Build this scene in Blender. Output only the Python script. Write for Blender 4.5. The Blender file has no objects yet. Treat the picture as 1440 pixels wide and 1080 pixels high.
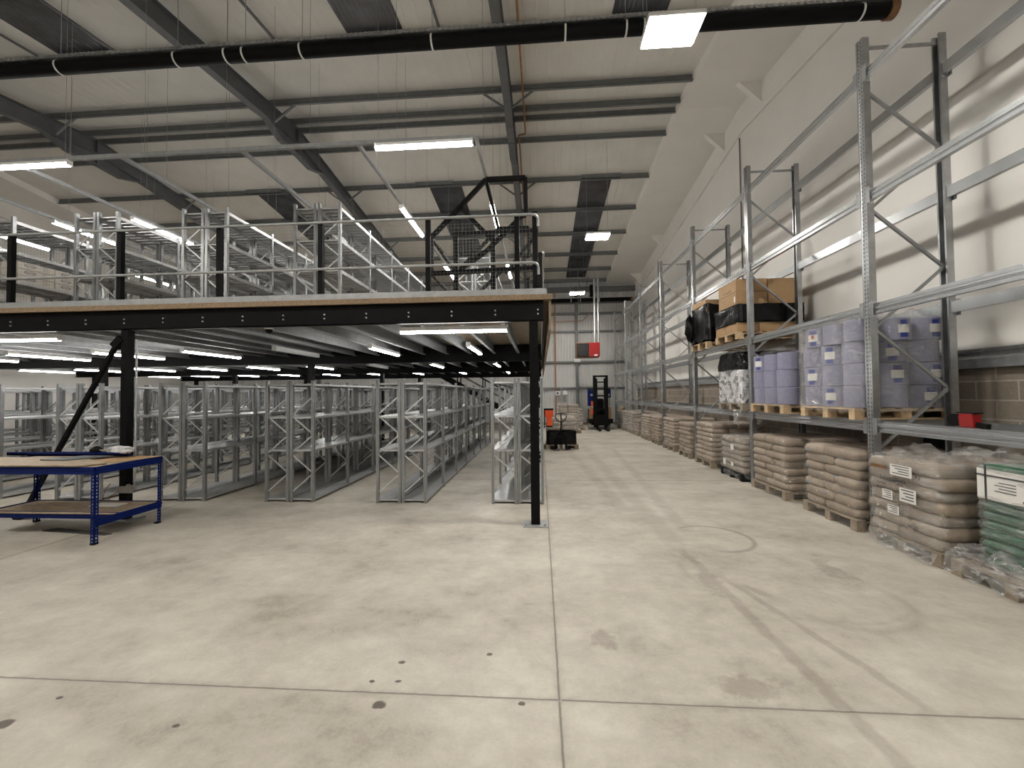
import bpy, math, random
from mathutils import Vector, Matrix, noise
random.seed(7)
C = bpy.context.scene.collection
sc = bpy.context.scene
PI = math.pi

# ------------------------------------------------------------------ helpers
class MB:
    """collects shapes, then links them as one mesh object"""
    def __init__(s): s.v=[]; s.f=[]; s.sm=[]
    def add(s, vs, fs, smooth=False):
        o=len(s.v); s.v+= [tuple(v) for v in vs]
        s.f+= [tuple(i+o for i in f) for f in fs]; s.sm+=[smooth]*len(fs); return s
    def box(s, x0,x1,y0,y1,z0,z1):
        v=[(x,y,z) for z in (z0,z1) for y in (y0,y1) for x in (x0,x1)]
        return s.add(v,[(0,2,3,1),(4,5,7,6),(0,1,5,4),(2,6,7,3),(0,4,6,2),(1,3,7,5)])
    def cbox(s, c, d): 
        return s.box(c[0]-d[0]/2,c[0]+d[0]/2,c[1]-d[1]/2,c[1]+d[1]/2,c[2]-d[2]/2,c[2]+d[2]/2)
    def bar(s, p0,p1,w,h,up=(0,0,1)):
        p0=Vector(p0);p1=Vector(p1);d=(p1-p0).normalized();u=Vector(up)
        if abs(d.dot(u))>.99: u=Vector((0,1,0))
        a=d.cross(u).normalized();b=a.cross(d).normalized()
        v=[p+a*i*w/2+b*j*h/2 for p in (p0,p1) for (i,j) in ((-1,-1),(1,-1),(1,1),(-1,1))]
        return s.add(v,[(0,3,2,1),(4,5,6,7),(0,1,5,4),(1,2,6,5),(2,3,7,6),(3,0,4,7)])
    def tube(s, pts, r, n=10, caps=True):
        pts=[Vector(p) for p in pts]; rings=[]
        for i,p in enumerate(pts):
            d=((pts[min(i+1,len(pts)-1)]-pts[max(i-1,0)])).normalized()
            u=Vector((0,0,1)) if abs(d.z)<.95 else Vector((0,1,0))
            a=d.cross(u).normalized();b=a.cross(d).normalized()
            rr=r[i] if isinstance(r,(list,tuple)) else r
            rings.append([p+a*math.cos(2*PI*k/n)*rr+b*math.sin(2*PI*k/n)*rr for k in range(n)])
        o=[q for R in rings for q in R]; f=[]
        for i in range(len(pts)-1):
            for k in range(n):
                f.append((i*n+k,i*n+(k+1)%n,(i+1)*n+(k+1)%n,(i+1)*n+k))
        s.add(o,f,True)
        if caps:
            s.add(rings[0],[tuple(range(n))[::-1]]); s.add(rings[-1],[tuple(range(n))])
        return s
    def prism(s, poly, axis, a0, a1):
        """polygon in the two other axes (order x,y,z with axis removed), extruded"""
        n=len(poly)
        def P(q,a):
            l=list(q); l.insert(axis,a); return tuple(l)
        v=[P(q,a0) for q in poly]+[P(q,a1) for q in poly]
        f=[tuple(range(n)),tuple(range(n,2*n))[::-1]]+[(i,(i+1)%n,(i+1)%n+n,i+n) for i in range(n)]
        return s.add(v,f)
    def lathe(s, prof, n=20, c=(0,0,0)):
        v=[];f=[]
        for r,z in prof:
            v+=[(c[0]+r*math.cos(2*PI*k/n),c[1]+r*math.sin(2*PI*k/n),c[2]+z) for k in range(n)]
        for i in range(len(prof)-1):
            for k in range(n): f.append((i*n+k,i*n+(k+1)%n,(i+1)*n+(k+1)%n,(i+1)*n+k))
        return s.add(v,f,True)
    def grid(s, fn, nu, nv, smooth=True):
        v=[fn(i/nu,j/nv) for j in range(nv+1) for i in range(nu+1)]
        f=[(j*(nu+1)+i,j*(nu+1)+i+1,(j+1)*(nu+1)+i+1,(j+1)*(nu+1)+i) for j in range(nv) for i in range(nu)]
        return s.add(v,f,smooth)
    def mesh(s, name, mat, bevel=0):
        m=bpy.data.meshes.new(name); m.from_pydata(s.v,[],s.f)
        m.polygons.foreach_set('use_smooth',s.sm); m.materials.append(mat); m.update()
        import bmesh
        b=bmesh.new(); b.from_mesh(m); bmesh.ops.recalc_face_normals(b,faces=b.faces); b.to_mesh(m); b.free()
        return m
    def obj(s, name, mat, parent=None, loc=(0,0,0), bevel=0):
        return ob(name, s.mesh(name,mat), parent, loc, bevel)

def ob(name, mesh, parent=None, loc=(0,0,0), bevel=0, rz=0):
    o=bpy.data.objects.new(name,mesh); C.objects.link(o); o.location=loc; o.rotation_euler=(0,0,rz)
    if parent: o.parent=parent
    if bevel:
        md=o.modifiers.new('bevel','BEVEL'); md.width=bevel; md.segments=2; md.limit_method='ANGLE'
    return o
def tag(o,label,cat,group=None):
    o['label']=label; o['category']=cat
    if group: o['group']=group
    return o
def thing(name,label,cat,loc=(0,0,0),group=None,rz=0):
    o=bpy.data.objects.new(name,None); C.objects.link(o); o.location=loc; o.rotation_euler=(0,0,rz)
    o.empty_display_size=.1
    return tag(o,label,cat,group)
def struct(o,label=None):
    o['kind']='structure'
    if label: o['label']=label
    return o
def copy_tree(src,loc,label,group=None,rz=None):
    r=src.copy(); C.objects.link(r); r.location=loc; r['label']=label
    if rz is not None: r.rotation_euler=(0,0,rz)
    if group: r['group']=group
    for ch in list(src.children):
        c=ch.copy(); C.objects.link(c); c.parent=r
        for g in list(ch.children):
            d=g.copy(); C.objects.link(d); d.parent=c
    return r
ORD=['first','second','third','fourth','fifth','sixth','seventh','eighth','ninth','tenth','eleventh','twelfth']

# ------------------------------------------------------------------ materials
def newmat(name):
    m=bpy.data.materials.new(name); m.use_nodes=True; nt=m.node_tree
    return m,nt,nt.nodes['Principled BSDF']
def N(nt,t,**k):
    n=nt.nodes.new(t)
    for a,b in k.items():
        if a.startswith('i_'): n.inputs[int(a[2:])].default_value=b
        else: setattr(n,a,b)
    return n
def mth(nt,op,a,b=None,c=None,clamp=False):
    n=nt.nodes.new('ShaderNodeMath'); n.operation=op; n.use_clamp=clamp
    for i,x in enumerate((a,b,c)):
        if x is None: continue
        if isinstance(x,(int,float)): n.inputs[i].default_value=x
        else: nt.links.new(x,n.inputs[i])
    return n.outputs[0]
def noise_tex(nt,scale,detail=4,rough=.55,vec=None,coord='Object'):
    n=nt.nodes.new('ShaderNodeTexNoise'); n.inputs['Scale'].default_value=scale
    n.inputs['Detail'].default_value=detail; n.inputs['Roughness'].default_value=rough
    if vec is None:
        t=nt.nodes.new('ShaderNodeTexCoord'); vec=t.outputs[coord]
    nt.links.new(vec,n.inputs['Vector']); return n.outputs['Fac']
def ramp(nt,fac,stops):
    r=nt.nodes.new('ShaderNodeValToRGB'); e=r.color_ramp.elements
    while len(e)<len(stops): e.new(.5)
    for q,(p,c) in zip(e,stops): q.position=p; q.color=(*c,1)
    nt.links.new(fac,r.inputs[0]); return r.outputs[0]
def mat(name,col,rough=.5,metal=0,var=.12,scale=6,bump=0,bscale=40,spec=.5,coat=0,coord='Object'):
    m,nt,b=newmat(name)
    f=noise_tex(nt,scale,coord=coord)
    lo=tuple(max(0,c*(1-var)) for c in col); hi=tuple(min(1,c*(1+var)) for c in col)
    nt.links.new(ramp(nt,f,[(.3,lo),(.7,hi)]),b.inputs['Base Color'])
    b.inputs['Roughness'].default_value=rough; b.inputs['Metallic'].default_value=metal
    b.inputs['Specular IOR Level'].default_value=spec
    if coat: b.inputs['Coat Weight'].default_value=coat
    if bump:
        bp=nt.nodes.new('ShaderNodeBump'); bp.inputs['Strength'].default_value=bump
        bp.inputs['Distance'].default_value=.02
        nt.links.new(noise_tex(nt,bscale,coord=coord),bp.inputs['Height']); nt.links.new(bp.outputs[0],b.inputs['Normal'])
    return m
def emis(name,col,strength):
    m,nt,b=newmat(name)
    b.inputs['Base Color'].default_value=(.9,.9,.9,1)
    b.inputs['Emission Color'].default_value=(*col,1); b.inputs['Emission Strength'].default_value=strength
    return m
def perforated(name,col,rough,metal,pitch,hole,half,axis):
    """galvanised upright punched with a column of slots"""
    m,nt,b=newmat(name)
    t=nt.nodes.new('ShaderNodeTexCoord'); s=nt.nodes.new('ShaderNodeSeparateXYZ'); nt.links.new(t.outputs['Object'],s.inputs[0])
    z=mth(nt,'FRACT',mth(nt,'DIVIDE',s.outputs[2],pitch))
    a=mth(nt,'LESS_THAN',z,hole)
    w=None
    for off in half[0]:
        q=mth(nt,'LESS_THAN',mth(nt,'ABSOLUTE',mth(nt,'SUBTRACT',s.outputs[axis],off)),half[1])
        w=q if w is None else mth(nt,'MAXIMUM',w,q)
    mask=mth(nt,'MULTIPLY',a,w)
    f=noise_tex(nt,9)
    base=ramp(nt,f,[(.3,tuple(c*.85 for c in col)),(.7,tuple(min(1,c*1.12) for c in col))])
    mx=nt.nodes.new('ShaderNodeMix'); mx.data_type='RGBA'
    nt.links.new(mask,mx.inputs['Factor']); nt.links.new(base,mx.inputs[6]); mx.inputs[7].default_value=(.02,.02,.02,1)
    nt.links.new(mx.outputs[2],b.inputs['Base Color'])
    b.inputs['Roughness'].default_value=rough
    nt.links.new(mth(nt,'MULTIPLY',mth(nt,'SUBTRACT',1,mask),metal),b.inputs['Metallic'])
    return m
def film(name,tint=(1,1,1),opac=.16,rough=.12,milk=.1,scale=7):
    """clear stretch film: mostly see-through, with glossy wrinkles and milky folds"""
    m,nt,b=newmat(name); nt.nodes.remove(b); out=nt.nodes['Material Output']
    tr=nt.nodes.new('ShaderNodeBsdfTransparent'); tr.inputs[0].default_value=(*tint,1)
    gl=nt.nodes.new('ShaderNodeBsdfGlossy'); gl.inputs['Roughness'].default_value=rough; gl.inputs['Color'].default_value=(.9,.9,.9,1)
    df=nt.nodes.new('ShaderNodeBsdfDiffuse'); df.inputs['Color'].default_value=(.8,.8,.8,1)
    t=nt.nodes.new('ShaderNodeTexCoord'); mp=nt.nodes.new('ShaderNodeMapping'); mp.inputs['Scale'].default_value=(1,1,3.2)
    mp.inputs['Rotation'].default_value=(.25,.2,0)
    nt.links.new(t.outputs['Object'],mp.inputs[0])
    n1=noise_tex(nt,scale,6,.65,mp.outputs[0])
    bp=nt.nodes.new('ShaderNodeBump'); bp.inputs['Strength'].default_value=1; bp.inputs['Distance'].default_value=.11
    nt.links.new(n1,bp.inputs['Height']); nt.links.new(bp.outputs[0],gl.inputs['Normal'])
    fac=ramp(nt,n1,[(.5,(milk*.4,)*3),(.66,(milk*2.6,)*3)])
    m1=nt.nodes.new('ShaderNodeMixShader'); nt.links.new(fac,m1.inputs[0]); nt.links.new(tr.outputs[0],m1.inputs[1]); nt.links.new(df.outputs[0],m1.inputs[2])
    m2=nt.nodes.new('ShaderNodeMixShader'); m2.inputs[0].default_value=opac
    nt.links.new(m1.outputs[0],m2.inputs[1]); nt.links.new(gl.outputs[0],m2.inputs[2]); nt.links.new(m2.outputs[0],out.inputs[0])
    return m

M={}
M['galv']=mat('galvanised_steel',(.50,.51,.52),.36,.75,.16,14)
M['galv_dull']=mat('dull_galvanised_steel',(.36,.37,.375),.5,.45,.12,10)
M['shelf']=mat('grey_shelf_steel',(.53,.54,.545),.38,.55,.08,5)
M['shelf_post']=perforated('punched_shelf_post',(.345,.353,.36),.34,.65,.03,.45,([0],.006),0)
M['rack_post']=perforated('punched_rack_post',(.40,.41,.42),.3,.9,.05,.42,([-.022,.022],.007),1)
M['rack_beam']=mat('galvanised_rack_beam',(.55,.565,.58),.27,.88,.06,5)
M['black']=mat('black_painted_steel',(.005,.005,.0055),.5,0,.2,8,spec=.1)
M['black_soft']=mat('black_rubber',(.007,.007,.007),.7,0,.2,8,spec=.15)
M['rafter']=mat('dark_grey_steel',(.105,.108,.112),.5,.1,.1,5)
M['rafter_light']=mat('grey_steel',(.17,.175,.18),.5,.1,.1,5)
M['purlin']=mat('grey_purlin_steel',(.20,.208,.212),.45,.2,.1,6)
M['roof']=mat('off_white_roof_lining',(.70,.685,.645),.6,0,.05,1.5)
M['board']=mat('white_wall_board',(.78,.76,.725),.75,0,.03,1.2,.05,60)
M['clad']=mat('white_wall_cladding',(.60,.60,.59),.5,0,.05,1.5)
M['white']=mat('white_plastic',(.8,.8,.78),.4,0,.03,5)
M['ply']=mat('chipboard',(.25,.175,.105),.7,0,.25,40)
M['mdf']=mat('pale_board',(.36,.28,.19),.65,0,.22,16)
M['deckunder']=mat('chipboard_underside',(.34,.265,.185),.7,0,.12,8)
M['wood']=mat('pallet_pine',(.52,.38,.23),.75,0,.22,13)
M['woodgrey']=mat('weathered_pallet_pine',(.29,.235,.175),.8,0,.25,13)
M['blue']=mat('blue_enamel',(.0015,.0105,.095),.5,0,.06,6,spec=.15)
M['bluehole']=mat('blue_enamel_loose_parts',(.002,.011,.10),.5,0,.1,6,spec=.15)
M['kraft']=mat('kraft_paper_sack',(.305,.24,.185),.7,0,.16,7,.35,14)
M['kraft2']=mat('pale_kraft_paper_sack',(.365,.297,.235),.7,0,.16,7,.35,14)
M['green']=mat('green_printed_sack',(.012,.12,.055),.45,0,.2,9,.3,16)
M['card']=mat('brown_cardboard',(.40,.255,.13),.75,0,.08,10)
M['card_tape']=mat('brown_packing_tape',(.33,.20,.10),.3,0,.05,10)
M['blackfilm']=mat('black_stretch_film',(.004,.004,.005),.24,0,.1,8,.7,9,.2)
M['lilac']=mat('lilac_paper_roll',(.245,.245,.36),.8,0,.08,20)
M['core']=mat('cardboard_core',(.3,.22,.14),.8)
M['paper']=mat('white_paper_label',(.75,.74,.71),.6,0,.03,8)
M['print']=mat('dark_print',(.05,.05,.05),.6)
M['blueprint']=mat('blue_print',(.02,.04,.25),.5)
M['redprint']=mat('red_print',(.5,.04,.02),.5)
M['orange']=mat('orange_plastic',(.75,.085,.015),.4,0,.06,8)
M['red']=mat('red_enamel',(.27,.004,.004),.4,0,.06,5)
M['copper']=mat('copper_pipe',(.42,.20,.09),.45,.3,.2,7)
M['brasscap']=mat('brown_metal_cap',(.22,.11,.05),.5,.4,.2,7)
M['roofglass']=mat('dark_rooflight_sheet',(.055,.058,.066),.17,0,.4,2.0,.1,3,.5)
M['amber']=mat('tan_machine_trim',(.30,.19,.08),.5)
M['cable']=mat('grey_cable',(.35,.34,.32),.6)
M['bundle']=mat('crumpled_clear_bag',(.55,.55,.55),.25,0,.25,15,.8,18)
M['film']=film('clear_stretch_film',opac=.2,rough=.13,milk=.13,scale=7)
M['filmdense']=film('loose_stretch_film',opac=.2,rough=.08,milk=.2,scale=10)
M['filmshine']=film('glossy_wrinkled_film',opac=.2,rough=.15,milk=.15,scale=8)
M['filmlight']=film('tight_stretch_film',opac=.10,rough=.12,milk=.035,scale=6)
M['led']=emis('led_batten_light',(1,.975,.93),46)
M['ledup']=emis('led_batten_light_upper',(1,.975,.93),38)
M['panel']=emis('led_panel_light',(1,.955,.88),150)

def packs_mat():
    m,nt,b=newmat('printed_small_packs')
    t=nt.nodes.new('ShaderNodeTexCoord')
    v=nt.nodes.new('ShaderNodeTexVoronoi'); v.inputs['Scale'].default_value=11; v.distance='CHEBYCHEV'
    nt.links.new(t.outputs['Object'],v.inputs['Vector'])
    s=nt.nodes.new('ShaderNodeSeparateColor'); nt.links.new(v.outputs['Color'],s.inputs[0])
    f=noise_tex(nt,26,5,.6)
    k=mth(nt,'ADD',mth(nt,'MULTIPLY',s.outputs[0],.55),mth(nt,'MULTIPLY',f,.6))
    nt.links.new(ramp(nt,k,[(.36,(.03,.03,.035)),(.46,(.36,.36,.39)),(.62,(.72,.72,.74))]),b.inputs['Base Color'])
    b.inputs['Roughness'].default_value=.3
    return m
M['packs']=packs_mat(); M['greyblue']=mat('grey_blue_print',(.20,.25,.30),.6)
def block_mat():
    m,nt,b=newmat('concrete_blockwork')
    t=nt.nodes.new('ShaderNodeTexCoord'); s=nt.nodes.new('ShaderNodeSeparateXYZ'); nt.links.new(t.outputs['Object'],s.inputs[0])
    c=nt.nodes.new('ShaderNodeCombineXYZ'); nt.links.new(s.outputs[1],c.inputs[0]); nt.links.new(s.outputs[2],c.inputs[1])
    br=nt.nodes.new('ShaderNodeTexBrick'); nt.links.new(c.outputs[0],br.inputs[0])
    br.inputs['Color1'].default_value=(.235,.195,.155,1); br.inputs['Color2'].default_value=(.295,.25,.20,1); br.inputs['Mortar'].default_value=(.46,.41,.35,1)
    br.inputs['Scale'].default_value=1; br.inputs['Mortar Size'].default_value=.009; br.inputs['Brick Width'].default_value=.45; br.inputs['Row Height'].default_value=.225
    f=noise_tex(nt,35,5,.7)
    mx=nt.nodes.new('ShaderNodeMix'); mx.data_type='RGBA'; mx.blend_type='MULTIPLY'; mx.inputs['Factor'].default_value=.6
    nt.links.new(br.outputs[0],mx.inputs[6]); nt.links.new(ramp(nt,f,[(.3,(.6,.6,.6)),(.7,(1,1,1))]),mx.inputs[7])
    nt.links.new(mx.outputs[2],b.inputs['Base Color']); b.inputs['Roughness'].default_value=.9
    return m
M['block']=block_mat()
def floor_mat():
    m,nt,b=newmat('power_floated_concrete')
    t=nt.nodes.new('ShaderNodeTexCoord'); s=nt.nodes.new('ShaderNodeSeparateXYZ'); nt.links.new(t.outputs['Object'],s.inputs[0])
    X,Y=s.outputs[0],s.outputs[1]
    mp=nt.nodes.new('ShaderNodeMapping'); mp.inputs['Rotation'].default_value=(0,0,.9); mp.inputs['Scale'].default_value=(.9,1.7,1); nt.links.new(t.outputs['Object'],mp.inputs[0])
    big=noise_tex(nt,.75,6,.62,mp.outputs[0]); mid=noise_tex(nt,2.6,6,.6); fine=noise_tex(nt,55,3,.6)
    k=mth(nt,'ADD',mth(nt,'MULTIPLY',big,.42),mth(nt,'ADD',mth(nt,'MULTIPLY',mid,.30),mth(nt,'ADD',mth(nt,'MULTIPLY',noise_tex(nt,9,8,.75),.2),mth(nt,'MULTIPLY',fine,.08))))
    base=ramp(nt,k,[(.39,(.30,.27,.228)),(.46,(.40,.368,.315)),(.53,(.475,.442,.385)),(.61,(.56,.53,.465))])
    rag=noise_tex(nt,3.2,6,.65); rag2=noise_tex(nt,9,5,.7)
    # wobble so that marks do not look drawn with a ruler
    wx=mth(nt,'ADD',X,mth(nt,'MULTIPLY',mth(nt,'SUBTRACT',rag,.5),.12)); wy=mth(nt,'ADD',Y,mth(nt,'MULTIPLY',mth(nt,'SUBTRACT',rag2,.5),.06))
    def soft(d,w): # 1 at d=0 falling to 0 at d=w
        return mth(nt,'SUBTRACT',1,mth(nt,'DIVIDE',d,w),clamp=True)
    def line(x0,y0,x1,y1,w):
        L=math.hypot(x1-x0,y1-y0); tx,ty=(x1-x0)/L,(y1-y0)/L
        dx=mth(nt,'SUBTRACT',wx,x0); dy=mth(nt,'SUBTRACT',wy,y0)
        al=mth(nt,'ADD',mth(nt,'MULTIPLY',dx,tx),mth(nt,'MULTIPLY',dy,ty)); ac=mth(nt,'ABSOLUTE',mth(nt,'SUBTRACT',mth(nt,'MULTIPLY',dx,ty),mth(nt,'MULTIPLY',dy,tx)))
        en=mth(nt,'MULTIPLY',mth(nt,'MULTIPLY',al,3,clamp=True),mth(nt,'MULTIPLY',mth(nt,'SUBTRACT',L,al),3,clamp=True))
        return mth(nt,'MULTIPLY',en,mth(nt,'MULTIPLY',soft(ac,w),1.8,clamp=True))
    def arc(cx,cy,r,w,ax,ay,cut=-.3):
        dx=mth(nt,'SUBTRACT',X,cx); dy=mth(nt,'SUBTRACT',Y,cy)
        d=mth(nt,'SQRT',mth(nt,'ADD',mth(nt,'MULTIPLY',dx,dx),mth(nt,'MULTIPLY',dy,dy)))
        a=mth(nt,'DIVIDE',mth(nt,'ADD',mth(nt,'MULTIPLY',dx,ax),mth(nt,'MULTIPLY',dy,ay)),r)
        return mth(nt,'MULTIPLY',soft(mth(nt,'ABSOLUTE',mth(nt,'SUBTRACT',d,r)),w),mth(nt,'MULTIPLY',mth(nt,'SUBTRACT',a,cut),3,clamp=True))
    def blob(cx,cy,rx,ry,edge=.45):
        dx=mth(nt,'DIVIDE',mth(nt,'SUBTRACT',X,cx),rx); dy=mth(nt,'DIVIDE',mth(nt,'SUBTRACT',Y,cy),ry)
        d=mth(nt,'SQRT',mth(nt,'ADD',mth(nt,'MULTIPLY',dx,dx),mth(nt,'MULTIPLY',dy,dy)))
        d=mth(nt,'ADD',d,mth(nt,'MULTIPLY',mth(nt,'SUBTRACT',rag2,.5),2.2))
        return mth(nt,'MULTIPLY',mth(nt,'SUBTRACT',1,d),1/edge,clamp=True)
    marks=[]
    for a in ((1.35,16,1.5,4.4,.16),(1.5,4.8,1.64,1.6,.06),(1.62,4.1,2.1,2.2,.045),(2.2,13,1.75,5,.12),(.75,14,1.2,6,.14),(1.62,4.0,2.0,3.42,.05)):
        marks.append((line(*a),.32 if a[4]<.1 else .18))
    marks.append((arc(1.98,5.0,.43,.045,.9,.25,-.55),.6))
    marks.append((arc(2.4,3.62,.5,.07,.35,-.9,-.1),.26)); marks.append((arc(2.25,4.1,.9,.05,-.4,-.9,.1),.2))
    for a in ((1.17,2.5,.2,.13),(.42,2.93,.12,.12),(2.75,4.15,.13,.33),(1.5,3.85,.12,.3)): marks.append((blob(*a),.34))
    tot=None
    for k_,w_ in marks:
        q=mth(nt,'MULTIPLY',k_,w_); tot=q if tot is None else mth(nt,'MAXIMUM',tot,q)
    tot=mth(nt,'MULTIPLY',tot,mth(nt,'ADD',.45,rag))
    def mix(fac,a,bcol):
        x=nt.nodes.new('ShaderNodeMix'); x.data_type='RGBA'; nt.links.new(fac,x.inputs['Factor']); nt.links.new(a,x.inputs[6])
        x.inputs[7].default_value=(*bcol,1); return x.outputs[2]
    c1=mix(tot,base,(.155,.115,.098))
    # dark spots of dropped dirt
    sp=None
    for (x,y,r) in ((-1.02,2.43,.018),(-.86,2.44,.022),(-.9,2.25,.045),(-.12,2.3,.024),(-.9,2.61,.03),(-2.82,2.0,.05),(-1.9,2.05,.02),(-2.75,2.2,.02),(-.35,2.72,.02)):
        q=blob(x,y,r*1.0,r*.7,.3); sp=q if sp is None else mth(nt,'MAXIMUM',sp,q)
    c2=mix(mth(nt,'MULTIPLY',sp,.85),c1,(.06,.045,.035))
    # saw-cut joints
    jw=mth(nt,'MULTIPLY',mth(nt,'SUBTRACT',rag2,.5),.012)
    j=None
    for src,p,other in ((X,.088,Y),(Y,2.338,X),(X,-5.75,Y),(Y,8.2,X),(X,5.2,Y),(Y,14.1,X)):
        d=mth(nt,'ABSOLUTE',mth(nt,'ADD',mth(nt,'SUBTRACT',src,p),jw))
        q=mth(nt,'ADD',mth(nt,'MULTIPLY',soft(d,.011),1.6,clamp=True),mth(nt,'MULTIPLY',soft(d,.05),mth(nt,'MULTIPLY',mth(nt,'SUBTRACT',rag,.42,clamp=True),2.2)),clamp=True); j=q if j is None else mth(nt,'MAXIMUM',j,q)
    c3=mix(mth(nt,'MULTIPLY',j,.72),c2,(.10,.08,.065))
    l=None
    for src,p in ((X,.094),(Y,2.332)):
        q=soft(mth(nt,'ABSOLUTE',mth(nt,'ADD',mth(nt,'SUBTRACT',src,p),jw)),.004); l=q if l is None else mth(nt,'MAXIMUM',l,q)
    c4=mix(mth(nt,'MULTIPLY',l,.6),c3,(.6,.55,.48))
    nt.links.new(c4,b.inputs['Base Color'])
    nt.links.new(mth(nt,'ADD',.42,mth(nt,'MULTIPLY',mid,.3)),b.inputs['Roughness']); b.inputs['Specular IOR Level'].default_value=.35
    bp=nt.nodes.new('ShaderNodeBump'); bp.inputs['Strength'].default_value=.06; bp.inputs['Distance'].default_value=.02
    nt.links.new(fine,bp.inputs['Height']); nt.links.new(bp.outputs[0],b.inputs['Normal'])
    return m
M['floor']=floor_mat()

# ------------------------------------------------------------------ the building
XL,XR,YF,YB=-19.1,5.3,-1.25,22.95
RY=10.85
def zp(y): return 9.12-.115*max(0,abs(y-RY)-.2)      # underside of the purlins
def zr(y): return zp(y)+.2                           # roof lining
struct(MB().box(XL,XR,YF,YB,-.15,0).obj('floor',M['floor']),'pale power-floated concrete floor with tyre marks and saw-cut joints')
rf=MB()
for y0,y1 in ((YF-.1,RY),(RY,YB+.1)):
    rf.add([(x,y,zr(y)+d) for d in (0,.08) for y in (y0,y1) for x in (XL-.1,XR+.1)],[(0,2,3,1),(4,5,7,6),(0,1,5,4),(2,6,7,3),(0,4,6,2),(1,3,7,5)])
# fine ribs of the liner sheets
x=XL+.1
while x<XR-.1:
    for y0,y1 in ((YF,RY),(RY,YB)):
        rf.add([(x-.02,y0,zr(y0)),(x+.02,y0,zr(y0)),(x,y0,zr(y0)-.004),(x-.02,y1,zr(y1)),(x+.02,y1,zr(y1)),(x,y1,zr(y1)-.004)],[(0,2,5,3),(2,1,4,5),(0,1,2),(3,5,4)])
    x+=.25
struct(rf.obj('ceiling',M['roof']),'off-white ribbed roof lining of the shallow pitched roof')
def gable(name,x0,x1,zlow,matl,label):
    pts=[(YF,zlow),(YB,zlow),(YB,zr(YB)),(RY,zr(RY)),(YF,zr(YF))]
    return struct(MB().prism(pts,0,x0,x1).obj(name,matl),label)
gable('wall_right',XR,XR+.15,2.17,M['board'],'white boarded party wall behind the pallet racking')
struct(MB().box(XR,XR+.15,YF,YB,0,2.17).obj('wall_right_base',M['block']),'bare concrete block base of the right party wall')
gable('wall_left',XL-.15,XL,0,M['board'],'white boarded party wall at the far left')
# ribbed cladding of the back wall
bw=MB(); prof=[]; x=XL
while x<XR:
    prof+=[(x,YB),(x+.085,YB),(x+.1,YB+.03),(x+.14,YB+.03)]; x+=.155
n=len(prof); bw.add([(a,b,.12) for a,b in prof]+[(a,b,zr(YB)) for a,b in prof],[(i,i+1,i+1+n,i+n) for i in range(n-1)])
struct(bw.obj('wall_back',M['clad']),'white vertically ribbed steel cladding of the back wall')
struct(MB().box(XL,XR,YB-.06,YB+.1,0,.12).obj('baseboard_back',M['woodgrey']),'brown kerb along the foot of the back wall')
fw=MB(); fw.box(XL,XR,YF-.15,YF,0,zr(YF)); struct(fw.obj('wall_front',M['clad']),'front wall')
# sheeting rails, eaves beam and posts of the back wall
k=1
for z,h in ((7.45,.28),(6.75,.16),(6.11,.12),(5.12,.1),(3.44,.1),(2.0,.1)):
    struct(MB().box(XL,4.6 if z<7 else XR,YB-.16,YB-.005,z-h/2,z+h/2).obj('trim_%d'%k,M['rafter_light']),'grey horizontal rail across the back wall cladding'); k+=1
for x in (-.7,2.02,-6.7,-12.7):
    struct(MB().box(x-.07,x+.07,YB-.2,YB-.02,0,7.6).obj('trim_%d'%k,M['rafter_light']),'grey steel post against the back wall'); k+=1
# cold rolled rail over the blockwork, boarded wall joints
rl=MB(); rl.prism([(XR-.075,1.96),(XR-.005,1.96),(XR-.005,2.19),(XR-.075,2.19),(XR-.075,2.15),(XR-.055,2.13),(XR-.055,2.10),(XR-.075,2.07)],1,YF,YB-.2)
struct(rl.obj('trim_%d'%k,M['galv']),'galvanised rail along the top of the blockwork'); k+=1
for y in (11.02,18.56):
    struct(MB().tube([(XR-.025,y,2.2),(XR-.025,y,8.35)],.016,8).obj('trim_%d'%k,M['rafter_light']),'thin vertical conduit on the white wall'); k+=1
struct(MB().box(5.04,5.24,5.62,5.82,0,1.96).obj('trim_%d'%k,M['black']),'black steel column stub before the blockwork'); k+=1
# boarded roof strips beside both party walls, boxed rafters and boxed braces
def slope(x0,x1,dz0,dz1,name,matl,label):
    m=MB()
    for y0,y1 in ((YF,RY),(RY,YB)):
        m.add([(x,y,zp(y)+d) for d in (dz0,dz1) for y in (y0,y1) for x in (x0,x1)],[(0,2,3,1),(4,5,7,6),(0,1,5,4),(2,6,7,3),(0,4,6,2),(1,3,7,5)])
    return struct(m.obj(name,matl),label)
slope(3.66,XR,-.03,.2,'trim_%d'%k,M['board'],'white boarded strip under the roof beside the right wall'); k+=1
slope(XL,-17.5,-.03,.2,'trim_%d'%k,M['board'],'white boarded strip under the roof beside the left wall'); k+=1
slope(5.24,XR,-.7,-.03,'trim_%d'%k,M['board'],'white boxed rafter along the top of the right wall'); k+=1
slope(XL,XL+.16,-.7,-.03,'trim_%d'%k,M['board'],'white boxed rafter along the top of the left wall'); k+=1
for y in (2.3,6.0,9.91,11.86,17.6,21.6):
    z=zp(y)-.03
    struct(MB().prism([(5.24,z),(5.24,z-.52),(4.70,z)],1,y-.07,y+.07).obj('trim_%d'%k,M['board']),'white boxed brace between roof strip and boxed rafter'); k+=1
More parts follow.
